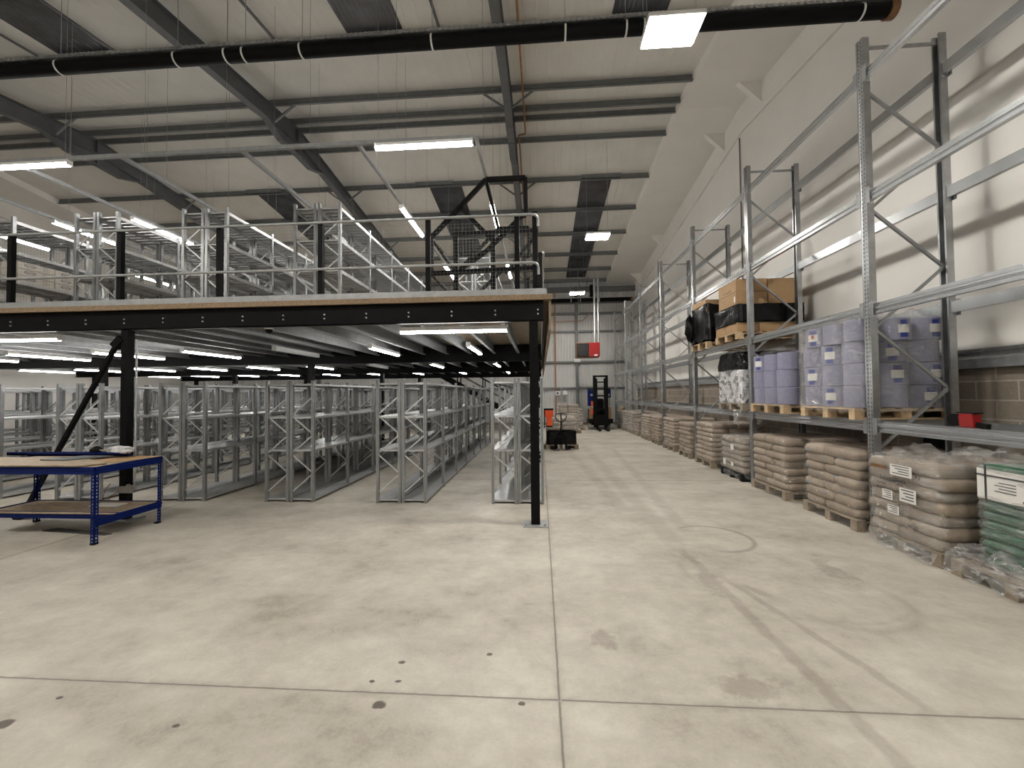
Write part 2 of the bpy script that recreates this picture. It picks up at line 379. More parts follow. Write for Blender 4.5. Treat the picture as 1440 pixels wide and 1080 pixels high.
# rooflights
w=1
for x0,x1 in ((1.45,2.48),(-3.78,-2.65),(-10.05,-8.85)):
    for y0,y1 in ((YF+.3,7.82),(13.95,22.3)):
        m=MB(); nx=12
        for i in range(nx):
            a,b2=x0+(x1-x0)*i/nx,x0+(x1-x0)*(i+1)/nx; c=(a+b2)/2
            m.add([(a,y0,zr(y0)-.040),(c,y0,zr(y0)-.050),(b2,y0,zr(y0)-.040),(a,y1,zr(y1)-.040),(c,y1,zr(y1)-.050),(b2,y1,zr(y1)-.040)],[(0,3,4,1),(1,4,5,2)],True)
        m.add([(x,y,zr(y)-dz) for dz in (.039,.002) for y in (y0,y1) for x in (x0,x1)],[(0,2,3,1),(4,5,7,6),(0,1,5,4),(2,6,7,3),(0,4,6,2),(1,3,7,5)])
        struct(m.obj('window_%d'%w,M['roofglass']),'dark ribbed rooflight strip set in the roof lining'); w+=1
# rafters (I-sections) with apex haunch
for xr in (-.7,-6.7,-12.7):
    m=MB()
    for s in (-1,1):
        ye=YF if s<0 else YB
        def P(y,d): return (xr,y,9.143-.115*abs(y-RY)+d)
        for d,wd,h in ((-.012,.18,.02),(-.21,.012,.38),(-.408,.18,.02)):
            m.bar(P(RY,d),P(ye,d),wd,h)
        yh=RY+s*1.3
        m.add([(xr-.006,RY,P(RY,-.40)[2]),(xr-.006,RY,P(RY,-.72)[2]),(xr-.006,yh-s*.6,P(yh-s*.6,-.66)[2]),(xr-.006,yh,P(yh,-.41)[2]),
               (xr+.006,RY,P(RY,-.40)[2]),(xr+.006,RY,P(RY,-.72)[2]),(xr+.006,yh-s*.6,P(yh-s*.6,-.66)[2]),(xr+.006,yh,P(yh,-.41)[2])],
              [(0,1,2,3),(4,7,6,5),(0,4,5,1),(1,5,6,2),(2,6,7,3),(3,7,4,0)])
        m.bar(P(RY,-.72),P(yh-s*.6,-.67),.18,.02); m.bar(P(yh-s*.6,-.67),P(yh,-.41),.18,.02)
    m.box(xr-.09,xr+.09,RY-.03,RY+.03,8.4,9.1)
    struct(m.obj('roof_rafter',M['rafter']),'dark grey steel portal rafter with deepened apex')
    for y in (2.33,6.07,9.81,13.74,17.42,21.1):
        for s in (-1,1):
            struct(MB().bar((xr+s*.08,y,zp(y)-.38),(xr+s*.62,y,zp(y)+.03),.05,.04).obj('rafter_brace',M['rafter_light']),'thin grey brace from rafter to purlin')
for y in (-1.05,.46,2.33,4.2,6.07,7.94,9.81,10.66,11.05,11.86,13.74,15.6,17.42,19.37,21.1,22.6):
    z=zp(y); m=MB(); s=1 if y>RY else -1
    m.box(-17.55,3.72,y-.004,y+.004,z,z+.2); m.box(-17.55,3.72,y-.065,y+.004,z,z+.012); m.box(-17.55,3.72,y-.004,y+.065,z+.188,z+.2)
    m.box(-17.55,3.72,y-.065,y-.058,z,z+.02)
    if y in (13.74,):
        for xs in (-10.3,-4.2,1.45): m.box(xs-.0,xs+1.3,y-.06,y+.02,z+.06,z+.205)
    struct(m.obj('roof_purlin',M['purlin']),'grey steel purlin running across the roof')
for x in (-1.9,-5.27,-8.73,-10.45):
    struct(MB().bar((x,6.1,zp(6.1)+.1),(x,7.9,zp(7.9)+.1),.05,.03).obj('purlin_tie',M['rafter']),'thin dark tie between purlins')

# ------------------------------------------------------------------ lamps
def panel_light(x,y,z,label,gh):
    t=thing('ceiling_light',label,'ceiling light',(x,y,z),'square LED panel lights hung from the roof')
    MB().box(-.34,.34,-.24,.24,.012,.07).obj('housing',M['white'],t,bevel=.01)
    MB().box(-.31,.31,-.215,.215,-.004,.014).obj('diffuser',M['panel'],t)
    MB().box(-.12,.12,-.1,.1,.07,.14).obj('driver_box',M['black_soft'],t)
    for sx in (-.3,.3):
        MB().tube([(sx,0,.07),(sx,0,gh)],.003,6).obj('hanging_wire',M['galv_dull'],t)
for (x,y,l) in ((1.69,5.17,'large square LED panel light hanging below the near black heater tube'),(1.69,11.9,'square LED panel light hanging halfway along the pallet racking aisle'),
                (1.7,18.6,'small distant LED panel light before the far black heater tube'),(1.7,-.75,'square LED panel light above the near end of the racking aisle'),
                (-4.3,1.1,'square LED panel light above open floor before the mezzanine middle'),(-10.3,1.1,'square LED panel light above open floor before the mezzanine left end')):
    panel_light(x,y,6.2,l,zp(y)-6.2)
def batten_meshes():
    h=MB().box(-.04,.04,-.75,.75,.02,.075); h.box(-.045,.045,-.76,-.745,-.01,.08); h.box(-.045,.045,.745,.76,-.01,.08)
    hm=h.mesh('batten_housing',M['white'])
    d=MB(); n=8
    pr=[(.038*math.cos(PI*i/n),-.035*math.sin(PI*i/n)+.02) for i in range(n+1)]
    d.prism(pr,1,-.745,.745)
    u=MB().prism([(.042*math.cos(a),.042*math.sin(a)+.018) for a in [PI*(-1.25+1.5*i/14) for i in range(15)]],1,-.745,.745)
    return hm,d.mesh('batten_diffuser',M['led']),u.mesh('batten_diffuser',M['ledup']),d.mesh('batten_diffuser_off',M['white'])
BH,BD,BDU,BDO=batten_meshes()
def batten(x,y,z,rz,label,group,up=False,off=False):
    t=thing('batten_light',label,'strip light',(x,y,z),group,rz)
    ob('housing',BH,t); ob('diffuser',BDO if off else (BDU if up else BD),t)
    return t
AX=[-1.3-1.84*i for i in range(9)]
for i,x in enumerate(AX):
    for j,y in enumerate((8.15,12.35,16.5)):
        off=(i==2 and j<2)
        st='unlit white' if off else 'lit white'
        batten(x,y,2.575,0,'%s strip light under mezzanine, %s aisle from the corner post, %s from the front'%(st,ORD[i],ORD[j]),'strip lights under the mezzanine',off=off)
for x,l in ((-1.2,'lit strip light crosswise behind front edge beam, nearest the corner post'),(-7.9,'lit strip light crosswise behind front edge beam, left of the braced post')):
    batten(x,5.66,2.575,PI/2,l,'crosswise strip lights behind the front beam')
# upper trunking runs
ZT=5.6
def trunk(p0,p1,label,hang,rz):
    t=thing('light_trunking',label,'light trunking',(p0[0],p0[1],ZT),'suspended trunking over the mezzanine')
    d=(p1[0]-p0[0],p1[1]-p0[1],0)
    MB().bar((0,0,0),d,.05,.06).obj('channel',M['galv_dull'],t)
    for q in hang:
        x,y=p0[0]+d[0]*q,p0[1]+d[1]*q
        MB().tube([(d[0]*q,d[1]*q,.03),(d[0]*q,d[1]*q,zp(y)+.02-ZT)],.003,6).obj('hanging_wire',M['galv_dull'],t)
trunk((-18.2,6.1),(-.95,6.1),'crosswise light trunking along the front of the mezzanine, hung on wires',[.12,.2,.29,.37,.45,.53,.61,.69,.77,.85,.93],0)
TX=[-.93,-2.78,-4.68,-6.72,-8.62,-10.45,-12.5]
for i,x in enumerate(TX):
    trunk((x,6.12),(x,19.6),'lengthwise light trunking running to the back, %s from the pallet gate end'%ORD[i],[.06,.17,.29,.47,.65,.85],0)
    for j,y in enumerate((8.85,12.6,16.3)):
        batten(x,y,ZT-.104,0,'lit strip light on %s lengthwise trunking from pallet gate end, %s from front'%(ORD[i],ORD[j]),'strip lights above the mezzanine',up=True)
for x,l in ((-1.74,'lit strip light crosswise on front trunking, above the pallet gate'),(-8.35,'lit strip light crosswise on front trunking, at the left of the hall')):
    batten(x,6.1,ZT-.104,PI/2,l,'crosswise strip lights above the mezzanine',up=True)

# ------------------------------------------------------------------ radiant heater tubes, pipes, unit heater
def heater_tube(y,z,x0,x1,label,straps):
    t=thing('heater_tube',label,'heater tube',(0,y,z))
    MB().tube([(x0,0,0),(x1,0,0)],.1,20).obj('tube',M['black'],t)
    r=MB().box(x0,x1,-.07,.07,.10,.106); r.box(x0,x1,-.075,-.068,.10,.145); r.box(x0,x1,.068,.075,.10,.145)
    xx=x0
    while xx<x1-.1 and y<10:
        r.box(xx,xx+.035,-.09,-.07,.105,.14); xx+=.085
    r.obj('perforated_tray',M['galv'],t)
    for q in straps:
        MB().tube([(q-.013,0,0),(q+.013,0,0)],.105,20).obj('strap',M['white'],t)
        MB().tube([(q,0,.14),(q,0,zp(y)-z+.02)],.005,6).obj('hanging_wire',M['galv_dull'],t)
    MB().tube([(x1,0,0),(x1+.1,0,0)],[.118,.118],20).obj('end_cap',M['brasscap'],t)
    return t
heater_tube(5.93,6.97,-18.9,4.85,'long black heater tube crossing the near roof, brown end cap by right wall',[-9.6,-7.57,-5.59,-4.77,-4.48,-3.57,-1.55,.42,1.29,1.54,4.5])
heater_tube(22.25,6.72,-18,4.85,'far black heater tube crossing high before the back wall',[-1.5,.3,1.7,2.2,3.2])
cp=[(-.34,YF+.3,zp(YF+.3)-.03),(-.34,RY-.2,9.09),(-.34,11.3,9.05),(-.34,11.35,8.98),(-.52,11.4,8.98),(-.52,12.0,8.93),(-.5,YB-.4,zp(YB-.4)-.04)]
tag(MB().tube(cp,.022,8).obj('gas_pipe',M['copper']),'thin copper gas pipe running under roof beside the right rafter','pipe')
tag(MB().tube([(.85,YB-.25,.6),(.85,YB-.25,7.3)],.035,8).tube([(.85,YB-.25,5.65),(2.35,YB-.25,5.7),(2.6,YB-.7,5.95),(2.6,YB-1.5,5.95)],.02,8).obj('wall_gas_pipe',M['copper']),'vertical copper gas pipe on back wall with branch to the red heater','pipe')
t=thing('unit_heater','red unit heater with black louvres and twin silver flues before back wall','heater',(2.33,20.5,3.82))
MB().box(-.56,.56,-.28,.35,-.36,.36).obj('casing',M['brasscap'],t,bevel=.02)
MB().box(-.53,.05,-.30,-.27,-.33,.33).obj('louvre_opening',M['black'],t)
m=MB()
for i in range(9): m.bar((-.5,-.31,-.28+.07*i),(.02,-.31,-.28+.07*i),.03,.008,(0,.5,1))
m.obj('louvres',M['rafter'],t)
MB().box(.06,.56,-.30,-.26,-.34,.36).obj('front_panel',M['red'],t,bevel=.008)
MB().box(.545,.575,-.28,.2,-.3,.33).obj('side_panel',M['red'],t)
MB().box(.3,.46,-.308,-.298,-.3,-.22).obj('rating_label',M['paper'],t)
for x in (.38,.56):
    MB().tube([(x,0,.36),(x,0,3.55)],.055,12).obj('flue_pipe',M['galv'],t)
for x in (-.4,.45): MB().tube([(x,.1,.36),(x,.1,4.1)],.008,6).obj('hanging_rod',M['galv_dull'],t)
t=thing('flue_terminal','black flue terminal standing up beside the far heater tube','flue',(2.78,21.8,6.9))
MB().tube([(0,0,-.1),(0,0,.5)],.13,14).obj('stack',M['black'],t)
MB().bar((-.6,0,.3),(-.1,0,.42),.05,.05).bar((-.6,0,.3),(-.75,0,.9),.03,.03).bar((-.3,0,.45),(-.2,0,.95),.03,.03).obj('support',M['rafter'],t)
tag(MB().box(1.85,2.2,YB-.3,YB-.2,3.42,3.62).obj('emergency_light',M['white'],bevel=.02),'small white emergency light box on back wall under the red heater','emergency light')
t=thing('control_box','pale control boxes on a strut at back wall above the far sack stack','control box',(1.15,YB-.25,0))
MB().box(-.05,.05,-.04,.06,.0,2.05).obj('strut',M['galv_dull'],t)
MB().box(-.32,-.08,-.12,-.02,1.62,1.84).obj('gauge_box',M['white'],t,bevel=.01); MB().box(.1,.3,-.12,-.02,1.66,1.88).obj('gauge_box',M['white'],t,bevel=.01)
MB().box(-.27,-.16,-.13,-.12,1.68,1.78).obj('display',M['print'],t); MB().box(-.4,.38,-.04,0,1.58,1.62).obj('rail',M['galv_dull'],t)

# ------------------------------------------------------------------ mezzanine
MY0,MY1=5.36,20.2; MX0,MX1=-18.0,.10
mz=thing('mezzanine','black steel mezzanine with chipboard deck carrying the upper shelving','mezzanine',(0,0,0))
MB().box(MX0,MX1+.03,MY0-.03,MY1,2.925,2.965).obj('deck',M['deckunder'],mz)
MB().box(MX0,MX1+.06,MY0-.075,MY0-.03,2.918,2.985).obj('front_edge_board',M['ply'],mz)
MB().box(MX1+.02,MX1+.05,MY0-.03,MY1,2.52,2.985).obj('side_edge_board',M['ply'],mz)
MB().box(MX0,MX1-.02,MY0-.06,MY0-.04,2.985,3.065).obj('toe_board',M['galv_dull'],mz)
MB().box(MX1-.02,MX1,MY0-.04,MY1,2.985,3.065).obj('toe_board',M['galv_dull'],mz)
eb=MB().box(MX0,.05,MY0,MY0+.008,2.655,2.922); eb.box(MX0,.05,MY0,MY0+.07,2.655,2.667); eb.box(MX0,.05,MY0,MY0+.07,2.91,2.922)
eb=eb.obj('edge_beam',M['black'],mz)
b=MB(); x=-.02
while x>MX0:
    for z in (2.745,2.80): b.tube([(x,MY0-.012,z),(x,MY0,z)],.011,8)
    x-=.58 if x<-.1 else .56
b.obj('bolt_heads',M['galv'],eb)
# joists: C-sections running front to back
jm=MB().box(-.002,.002,0,4.5,2.69,2.92).box(-.002,.062,0,4.5,2.69,2.702).box(-.002,.062,0,4.5,2.912,2.92).box(.055,.062,0,4.5,2.69,2.71).mesh('joist',M['galv_dull'])
x=-.55
while x>MX0:
    for y in (5.45,10.2,14.95): ob('joist',jm,mz,(x,y,0))
    x-=.9 if x<-8 else .58
MB().box(.03,.04,5.4,MY1,2.66,2.92).obj('side_channel',M['galv_dull'],mz)
for y in (10.1,14.8,19.5):
    q=MB().box(MX0,.05,y-.006,y+.006,2.52,2.9).box(MX0,.05,y-.075,y+.075,2.51,2.525).box(MX0,.05,y-.075,y+.075,2.895,2.91)
    q.obj('primary_beam',M['black'],mz)
for y in (5.42,10.1,14.8,19.5):
    for i,x in enumerate((-.08,-5.81,-11.5,-17.2)):
        wd=.115 if i==0 and y<6 else (.10 if y<6 else .13)
        p=MB().box(x-wd/2,x+wd/2,y-wd/2,y+wd/2,.012,2.655 if y<6 else 2.51).obj('post',M['black'],mz)
        pb=MB().box(x-.16,x+.16,y-.14,y+.14,0,.014)
        for sx in (-.12,.12): pb.tube([(x+sx,y-.1,.014),(x+sx,y-.1,.035)],.012,8)
        pb.obj('base_plate',M['galv_dull'],p)
br=MB().bar((-5.93,5.40,2.5),(-7.35,5.40,.06),.05,.045).obj('diagonal_brace',M['black'],mz)
MB().bar((-5.86,5.40,2.54),(-5.98,5.40,2.42),.1,.1).bar((-7.3,5.40,.12),(-7.42,5.40,0),.12,.1).obj('brace_cleat',M['black'],br)
MB().bar((-17.1,5.40,2.4),(-16.0,5.40,.06),.07,.05).obj('diagonal_brace',M['black'],mz)
# guardrail
gr=thing('guardrail','black posted guardrail with galvanised tubes along the mezzanine front edge','guardrail',(0,MY0,2.965))
GX=[-.05,-.285,-1.47,-2.95,-4.4,-5.87,-7.55,-9.0,-10.5,-12,-13.5,-15,-16.5,-17.9]
pm=MB().box(-.032,.032,-.03,.03,0,1.08).mesh('post',M['black']); pc=MB().box(-.036,.036,-.034,.034,1.08,1.095).mesh('post_cap',M['galv_dull'])
for x in GX:
    p=ob('post',pm,gr,(x,0,0)); ob('post_cap',pc,p)
for z in (1.07,.44):
    r=.018
    MB().tube([(GX[-1],-.055,z),(-.09,-.055,z),(-.045,-.055,z-.008),(-.018,-.055,z-.03),(-.008,-.055,z-.07),(-.008,-.055,z-.16)],r,10).obj('rail',M['galv_dull'],gr)
mm=MB()
for i in range(1,30): mm.box(-.0007+i*.05,.0007+i*.05,-.0007,.0007,.06,1.03)
for i in range(20): mm.box(0,1.47,-.0007,.0007,.065+i*.05,.0664+i*.05)
mm=mm.mesh('mesh_panel',M['galv_dull'])
for i in range(2,len(GX)): ob('mesh_panel',mm,gr,(GX[i],.035,0))
s2=thing('side_guardrail','black posted guardrail along the aisle side edge of the mezzanine','guardrail',(.02,0,2.965))
for k2 in range(1,10): 
    ob('post',pm,s2,(0,MY0+1.45*k2,0))
for z in (1.07,.44): MB().tube([(.05,MY0+1.4,z),(.05,MY1-.3,z)],.022,10).obj('rail',M['galv'],s2)
# pallet gate: cranked frame that swings over, seen from the front
pg=thing('pallet_gate','black cranked tube pallet gate standing on the mezzanine corner','pallet gate',(0,0,2.965))
T=.055
def gframe(y,name,sc_=1.0):
    P=[(-1.49,.42),(-1.49,.93),(-.72,1.71),(-.175,1.71),(-.17,1.2)]
    m=MB()
    for a,b2 in zip(P,P[1:]): m.bar((a[0],y,a[1]),(b2[0],y,b2[1]),T,T,(0,1,0))
    m.bar((-.17,y,1.2),(-.3,y,1.16),T,T,(0,1,0)); m.bar((-1.49,y,.42),(-.03,y,.46),T,T,(0,1,0))
    m.obj(name,M['black'],pg)
gframe(5.6,'side_frame'); gframe(7.3,'side_frame')
MB().bar((-1.08,5.6,1.33),(-.6,5.6,.82),T,T,(0,1,0)).bar((-.28,5.6,1.13),(-.71,5.6,.72),T,T,(0,1,0)).bar((-.71,5.6,.72),(-1.1,5.6,.46),T,T,(0,1,0)).obj('cross_brace',M['black'],pg)
MB().bar((-.66,7.3,.0),(-1.0,7.3,.5),T,T,(0,1,0)).bar((-.6,7.3,.9),(-.1,7.3,1.5),T,T,(0,1,0)).bar((-1.2,7.3,.46),(-.6,7.3,1.0),T,T,(0,1,0)).obj('cross_brace',M['black'],pg)
for a,z in ((-1.49,.93),(-1.49,.42),(-.72,1.71),(-.03,.46)):
    MB().bar((a,5.6,z),(a,7.3,z),T*.8,T*.8).obj('cross_tube',M['black'],pg)
for x,y in ((-1.31,6.4),(-.72,6.4),(-.05,5.72),(-.05,6.4),(-.2,6.9)):
    MB().box(x-.035,x+.035,y-.035,y+.035,0,1.28 if y<6.5 else .7).obj('upright',M['black'],pg)
MB().bar((-1.34,6.4,1.28),(-.01,6.4,1.30),T,T).obj('top_bar',M['black'],pg)
g2=MB()
for i in range(25): g2.box(-1.3+i*.05,-1.2984+i*.05,6.44,6.4416,.05,1.27)
for i in range(24): g2.box(-1.3,-.05,6.44,6.4416,.07+i*.05,.0716+i*.05)
g2.obj('mesh_panel',M['galv_dull'],pg)
t=thing('dome_camera','small white dome camera hanging behind the mezzanine front beam','camera',(-3.85,5.6,2.69))
MB().lathe([(.0,.0),(.055,.0),(.06,-.025),(.05,-.035)],16).obj('base',M['white'],t); MB().lathe([(.05,-.03),(.045,-.06),(.028,-.08),(0,-.088)],16).obj('dome',M['black'],t)
# staircase at the far end
st=thing('staircase','black steel staircase descending behind the shelving at the far end','staircase',(0,20.75,0))
for y in (-.42,.42): MB().bar((-5.4,y,2.9),(-.3,y,.05),.03,.22,(0,0,1)).obj('stringer',M['black'],st)
for i in range(13):
    q=(i+.5)/13; MB().cbox((-5.4+5.1*q,0,2.9-2.85*q+.02),(.26,.82,.03)).obj('tread',M['ply'],st)
for y in (-.42,.42):
    MB().tube([(-5.4,y,3.9),(-.3,y,1.05)],.02,8).tube([(-5.4,y,3.45),(-.3,y,.6)],.016,8).obj('handrail',M['black'],st)
    for q in (.25,.5,.75,1.0): MB().box(-5.4+5.1*q-.025,-5.4+5.1*q+.025,y-.025,y+.025,max(0,2.9-2.85*q-.05),3.9-2.85*q).obj('baluster',M['black'],st)

# ------------------------------------------------------------------ shelving
def shelf_meshes():
    bay=1.19
    up=MB().box(-.022,.022,-.026,-.022,0,1.95).box(-.022,-.018,-.026,.026,0,1.95).box(.018,.022,-.026,.026,0,1.95).box(-.022,-.01,.022,.026,0,1.95).box(.01,.022,.022,.026,0,1.95)
    br=MB(); s=1; z=.16
    while z<1.6:
        br.bar((-.17*s,0,z),(.17*s,0,z+.29),.022,.006,(0,1,0)); z+=.31; s=-s
    sh=MB(); L,D=bay-.006,.396
    sh.box(-D/2,D/2,-L/2,L/2,-.003,0); sh.box(-D/2,-D/2+.003,-L/2,L/2,-.034,0); sh.box(D/2-.003,D/2,-L/2,L/2,-.034,0)
    sh.box(-D/2,-D/2+.015,-L/2,L/2,-.034,-.031); sh.box(D/2-.015,D/2,-L/2,L/2,-.034,-.031)
    sh.box(-D/2,D/2,-L/2,-L/2+.003,-.03,0); sh.box(-D/2,D/2,L/2-.003,L/2,-.03,0); sh.box(-.02,.02,-L/2,L/2,-.022,-.003)
    ut=MB().box(-.022,.022,-.026,-.022,0,2.0).box(-.022,-.018,-.026,.026,0,2.0).box(.018,.022,-.026,.026,0,2.0).box(-.022,-.01,.022,.026,0,2.0).box(.01,.022,.022,.026,0,2.0)
    su=MB()
    n=9
    for i in range(n):
        y0=-L/2+L*i/n; su.box(-D/2+.02,D/2-.02,y0+.004,y0+L/n-.034,-.004,0); su.box(-D/2+.02,D/2-.02,y0+.004,y0+.008,-.022,0); su.box(-D/2+.02,D/2-.02,y0+L/n-.038,y0+L/n-.034,-.022,0)
    su.box(-D/2,-D/2+.02,-L/2,L/2,-.055,0); su.box(D/2-.02,D/2,-L/2,L/2,-.055,0)
    return (up.mesh('upright',M['shelf_post']),br.mesh('brace',M['shelf']),sh.mesh('shelf',M['shelf']),ut.mesh('upright',M['shelf_post']),su.mesh('shelf',M['shelf']))
UP,BR,SH,UT,SU=shelf_meshes()
def run(label,group,loc,nb,levels,upm,shm,bay=1.19,skip=()):
    t=thing('shelving_run',label,'shelving',loc,group)
    for k in range(nb+1):
        for x in (-.178,.178): ob('upright',upm,t,(x,k*bay,0))
        ob('brace',BR,t,(0,k*bay,0))
        if k<nb and k not in skip:   # no shelves in the bays a mezzanine post stands in
            for z in levels: ob('shelf',shm,t,(0,(k+.5)*bay,z))
    return t
for i in range(9):
    xr=.04-1.84*i
    for s,dx in (('right',-.2),('left',-.615)):
        run('grey shelving run under mezzanine, %s side of the %s double row from the corner post'%(s,ORD[i]),'empty grey shelving runs under the mezzanine',(xr+dx,6.42,0),8,(.06,.84,1.37,1.90),UP,SH,1.19,(3,7) if (i,s) in ((0,'right'),(3,'right'),(6,'left')) else ())
for i in range(5):
    xr=-3.32-2.01*i
    for s,dx in (('right',-.2),('left',-.625)):
        run('grey shelving run on mezzanine, %s side of %s double row left of gate'%(s,ORD[i]),'grey slatted shelving runs on the mezzanine',(xr+dx,6.67,2.965),6,(.08,.86,1.38,1.93),UT,SU)
for s,dx in (('right',-.2),('left',-.625)):
    run('short grey shelving run on the mezzanine behind the pallet gate, %s side'%s,'grey slatted shelving runs on the mezzanine',(-1.1+dx,9.45,2.965),5,(.08,.86,1.38,1.93),UT,SU)
# printed cartons on the upper shelving
def flat_box(loc,dim,label,group):
    t=tag(MB().box(-dim[0]/2,dim[0]/2,-dim[1]/2,dim[1]/2,0,dim[2]).obj('printed_carton',M['carton'],None,loc,.004),label,'carton',group)
    # oval print and a line of marks on the aisle face
    m=MB(); n=20; x=dim[0]/2+.0012; c=-dim[1]*.18; zc=dim[2]*.55
    for k in range(n):
        a,b2=2*PI*k/n,2*PI*(k+1)/n
        for r0,r1 in ((1,.72),):
            P=lambda q,r:(x,c+math.cos(q)*.09*r,zc+math.sin(q)*.036*r)
            m.add([P(a,r0),P(b2,r0),P(b2,r1),P(a,r1)],[(0,1,2,3)])
    m.add([(x,c-.05,zc-.008),(x,c+.05,zc-.008),(x,c+.05,zc+.008),(x,c-.05,zc+.008)],[(0,1,2,3)])
    for k in range(4): m.add([(x,dim[1]*.16,.03+k*.022),(x,dim[1]*.16+.1-.02*(k%2),.03+k*.022),(x,dim[1]*.16+.1-.02*(k%2),.036+k*.022),(x,dim[1]*.16,.036+k*.022)],[(0,1,2,3)])
    m.obj('oval_print',M['greyprint'],t)
M['carton']=mat('pale_printed_card',(.56,.52,.46),.7,0,.06,8); M['greyprint']=mat('grey_print',(.16,.16,.17),.6)
XC=-9.35-.2
lv=['lower','upper']
for sidx,(z,ny,nz) in enumerate(((3.045,2,2),(3.825,2,3))):
    for iy in range(ny):
        for iz in range(nz):
            if sidx==0 and iy==1: continue
            flat_box((XC,6.71+.02+.29+iy*.575,z+iz*.125),(.36,.56,.118),
              'pale oval-print carton, %s shelf on mezzanine left, %s end of bay, %s up'%(lv[sidx],('near','far')[iy],ORD[iz]),'pale oval printed cartons')
for (x,y,z,d,l) in ((-9.96,7.2,3.825,(.34,.5,.3),'pale blank carton behind the printed cartons on mezzanine left'),(-5.5,8.6,4.345,(.3,.4,.12),'flat pale carton on second mezzanine double row, middle shelf'),(-3.5,9.8,3.05,(.3,.35,.2),'pale small carton low on first mezzanine double row')):
    tag(MB().box(-d[0]/2,d[0]/2,-d[1]/2,d[1]/2,0,d[2]).obj('carton',M['carton'],None,(x,y,z),.004),l,'carton')
def lump(name,c,r,matl,seed,n=14,flat=0):
    m=MB(); v=[]
    def fn(u,w):
        th=2*PI*u; ph=PI*w
        p=Vector((math.sin(ph)*math.cos(th),math.sin(ph)*math.sin(th),math.cos(ph)))
        k=1+.45*noise.noise(p*1.9+Vector((seed,seed*2,0)))+.2*noise.noise(p*5+Vector((seed,0,3)))
        q=Vector((p.x*r[0],p.y*r[1],p.z*r[2]))*k
        return (c[0]+q.x,c[1]+q.y,c[2]+max(-flat if flat else -9,q.z))
    m.grid(fn,n*2,n); return m
tag(lump('x',(-3.62,7.25,4.46),(.13,.3,.12),None,3.1,flat=.1).obj('plastic_sack',M['bundle']),'pale crumpled plastic sack on the first mezzanine double row','sack')

# ------------------------------------------------------------------ pallet racking
PX0,PX1=3.95,4.82; RP=2.8; R0=5.19
rk=thing('pallet_racking','tall galvanised pallet racking along the right wall','pallet racking',(0,0,0))
up=MB().prism([(-.04,-.05),(-.04,-.033),(-.034,-.03),(-.034,-.014),(-.028,-.008),(-.028,.008),(-.034,.014),(-.034,.03),(-.04,.033),(-.04,.05),(.04,.05),(.04,.03),(-.015,.03),(-.015,-.03),(.04,-.03),(.04,-.05)],2,0,5.96)
up=up.mesh('upright',M['rack_post'])
foot=MB().box(-.07,.07,-.08,.08,0,.01).mesh('foot_plate',M['galv'])
bz=MB(); z=5.32; s=-1; W=(PX1-PX0)/2-.03
while z>.4:
    bz.bar((s*W,0,z),(-s*W,0,z-.72),.03,.03,(0,1,0)); z-=.72; s=-s
zs=MB().bar((-W,0,0),(W,0,0),.03,.03,(0,1,0)).mesh('frame_strut',M['galv_dull'])
bz=bz.mesh('frame_brace',M['galv_dull'])
bl=RP-.1
bprof=[(-.028,0),(-.028,.034),(-.016,.046),(-.016,.052),(-.028,.06),(-.028,.08),(-.016,.09),(-.016,.098),(-.004,.104),(-.004,.13),(.025,.13),(.025,0)]
bm=MB().prism(bprof,1,.004,bl-.004)
for y in (.0,bl-.006): bm.box(-.03,.03,y,y+.006,-.03,.16)
for y0 in (-.012,bl-.05): bm.box(-.047,-.040,y0,y0+.062,-.03,.16)
bm=bm.mesh('beam',M['rack_beam'])
ym=[R0+RP*k for k in range(-1,7)]
for k,y in enumerate(ym):
    for x,rz in ((PX0,0),(PX1,PI)):
        u=ob('upright',up,rk,(x,y,0),0,rz); ob('foot_plate',foot,u)
    ob('frame_brace',bz,rk,((PX0+PX1)/2,y,0))
    for z in (5.86,.15): ob('frame_strut',zs,rk,((PX0+PX1)/2,y,z))
    if k<len(ym)-1:
        for z in (1.215,2.60,3.96,5.44):
            ob('beam',bm,rk,(PX0,y+.05,z)); q=ob('beam',bm,rk,(PX1,y+bl+.05,z),0,PI)
L1,L2=1.346,2.731

# ------------------------------------------------------------------ pallets and loads
def pallet(loc,label,full=True,matl=None,W=1.2,D=1.0):
    """W along X, D along Y, origin at the front near corner"""
    matl=matl or M['wood']
    t=thing('wooden_pallet',label,'pallet',loc,'wooden pallets along the racking')
    m=MB()
    for i in range(7): m.box(i*(W-.1)/6,i*(W-.1)/6+.1,0,D,.122,.142)
    for y in (0,D/2-.05,D-.1): m.box(0,W,y,y+.1,.1,.122)
    m.obj('top_deck',matl,t)
    if full:
        for i,y in enumerate((0,D/2-.05,D-.1)):
            for x in (0,W/2-.06,W-.12): MB().box(x,x+.12,y+.002,y+.098,.02,.1).obj('block',matl,t)
            MB().box(0,W,y,y+.1,0,.02).obj('bottom_board',matl,t)
    else:
        for y in (0,D/2-.05,D-.1):
            q=MB().box(0,W,y,y+.1,0,.02)
            for x in (0,W/2-.06,W-.12): q.box(x,x+.12,y+.002,y+.098,.02,.1)
            q.obj('runner',matl,t)
    return t
def bag_mesh(l,w,h,seed,matl,e=.2):
    m=MB(); nu,nv=18,8
    def sg(c,e): return math.copysign(abs(c)**e,c)
    def fn(u,v):
        th=-PI+2*PI*u; ph=-PI/2+PI*v
        x=sg(math.cos(ph),e*1.5)*sg(math.cos(th),e); y=sg(math.cos(ph),e*1.5)*sg(math.sin(th),e); z=sg(math.sin(ph),.55)
        k=1+.05*noise.noise(Vector((x*2+seed,y*2,z)))
        dz=.10*noise.noise(Vector((x*1.6+seed*3,y*1.6,seed)))
        return (x*l/2*k,y*w/2*k,(z*.52+dz)*h)
    m.grid(fn,nu,nv); return m.mesh('sack',matl)
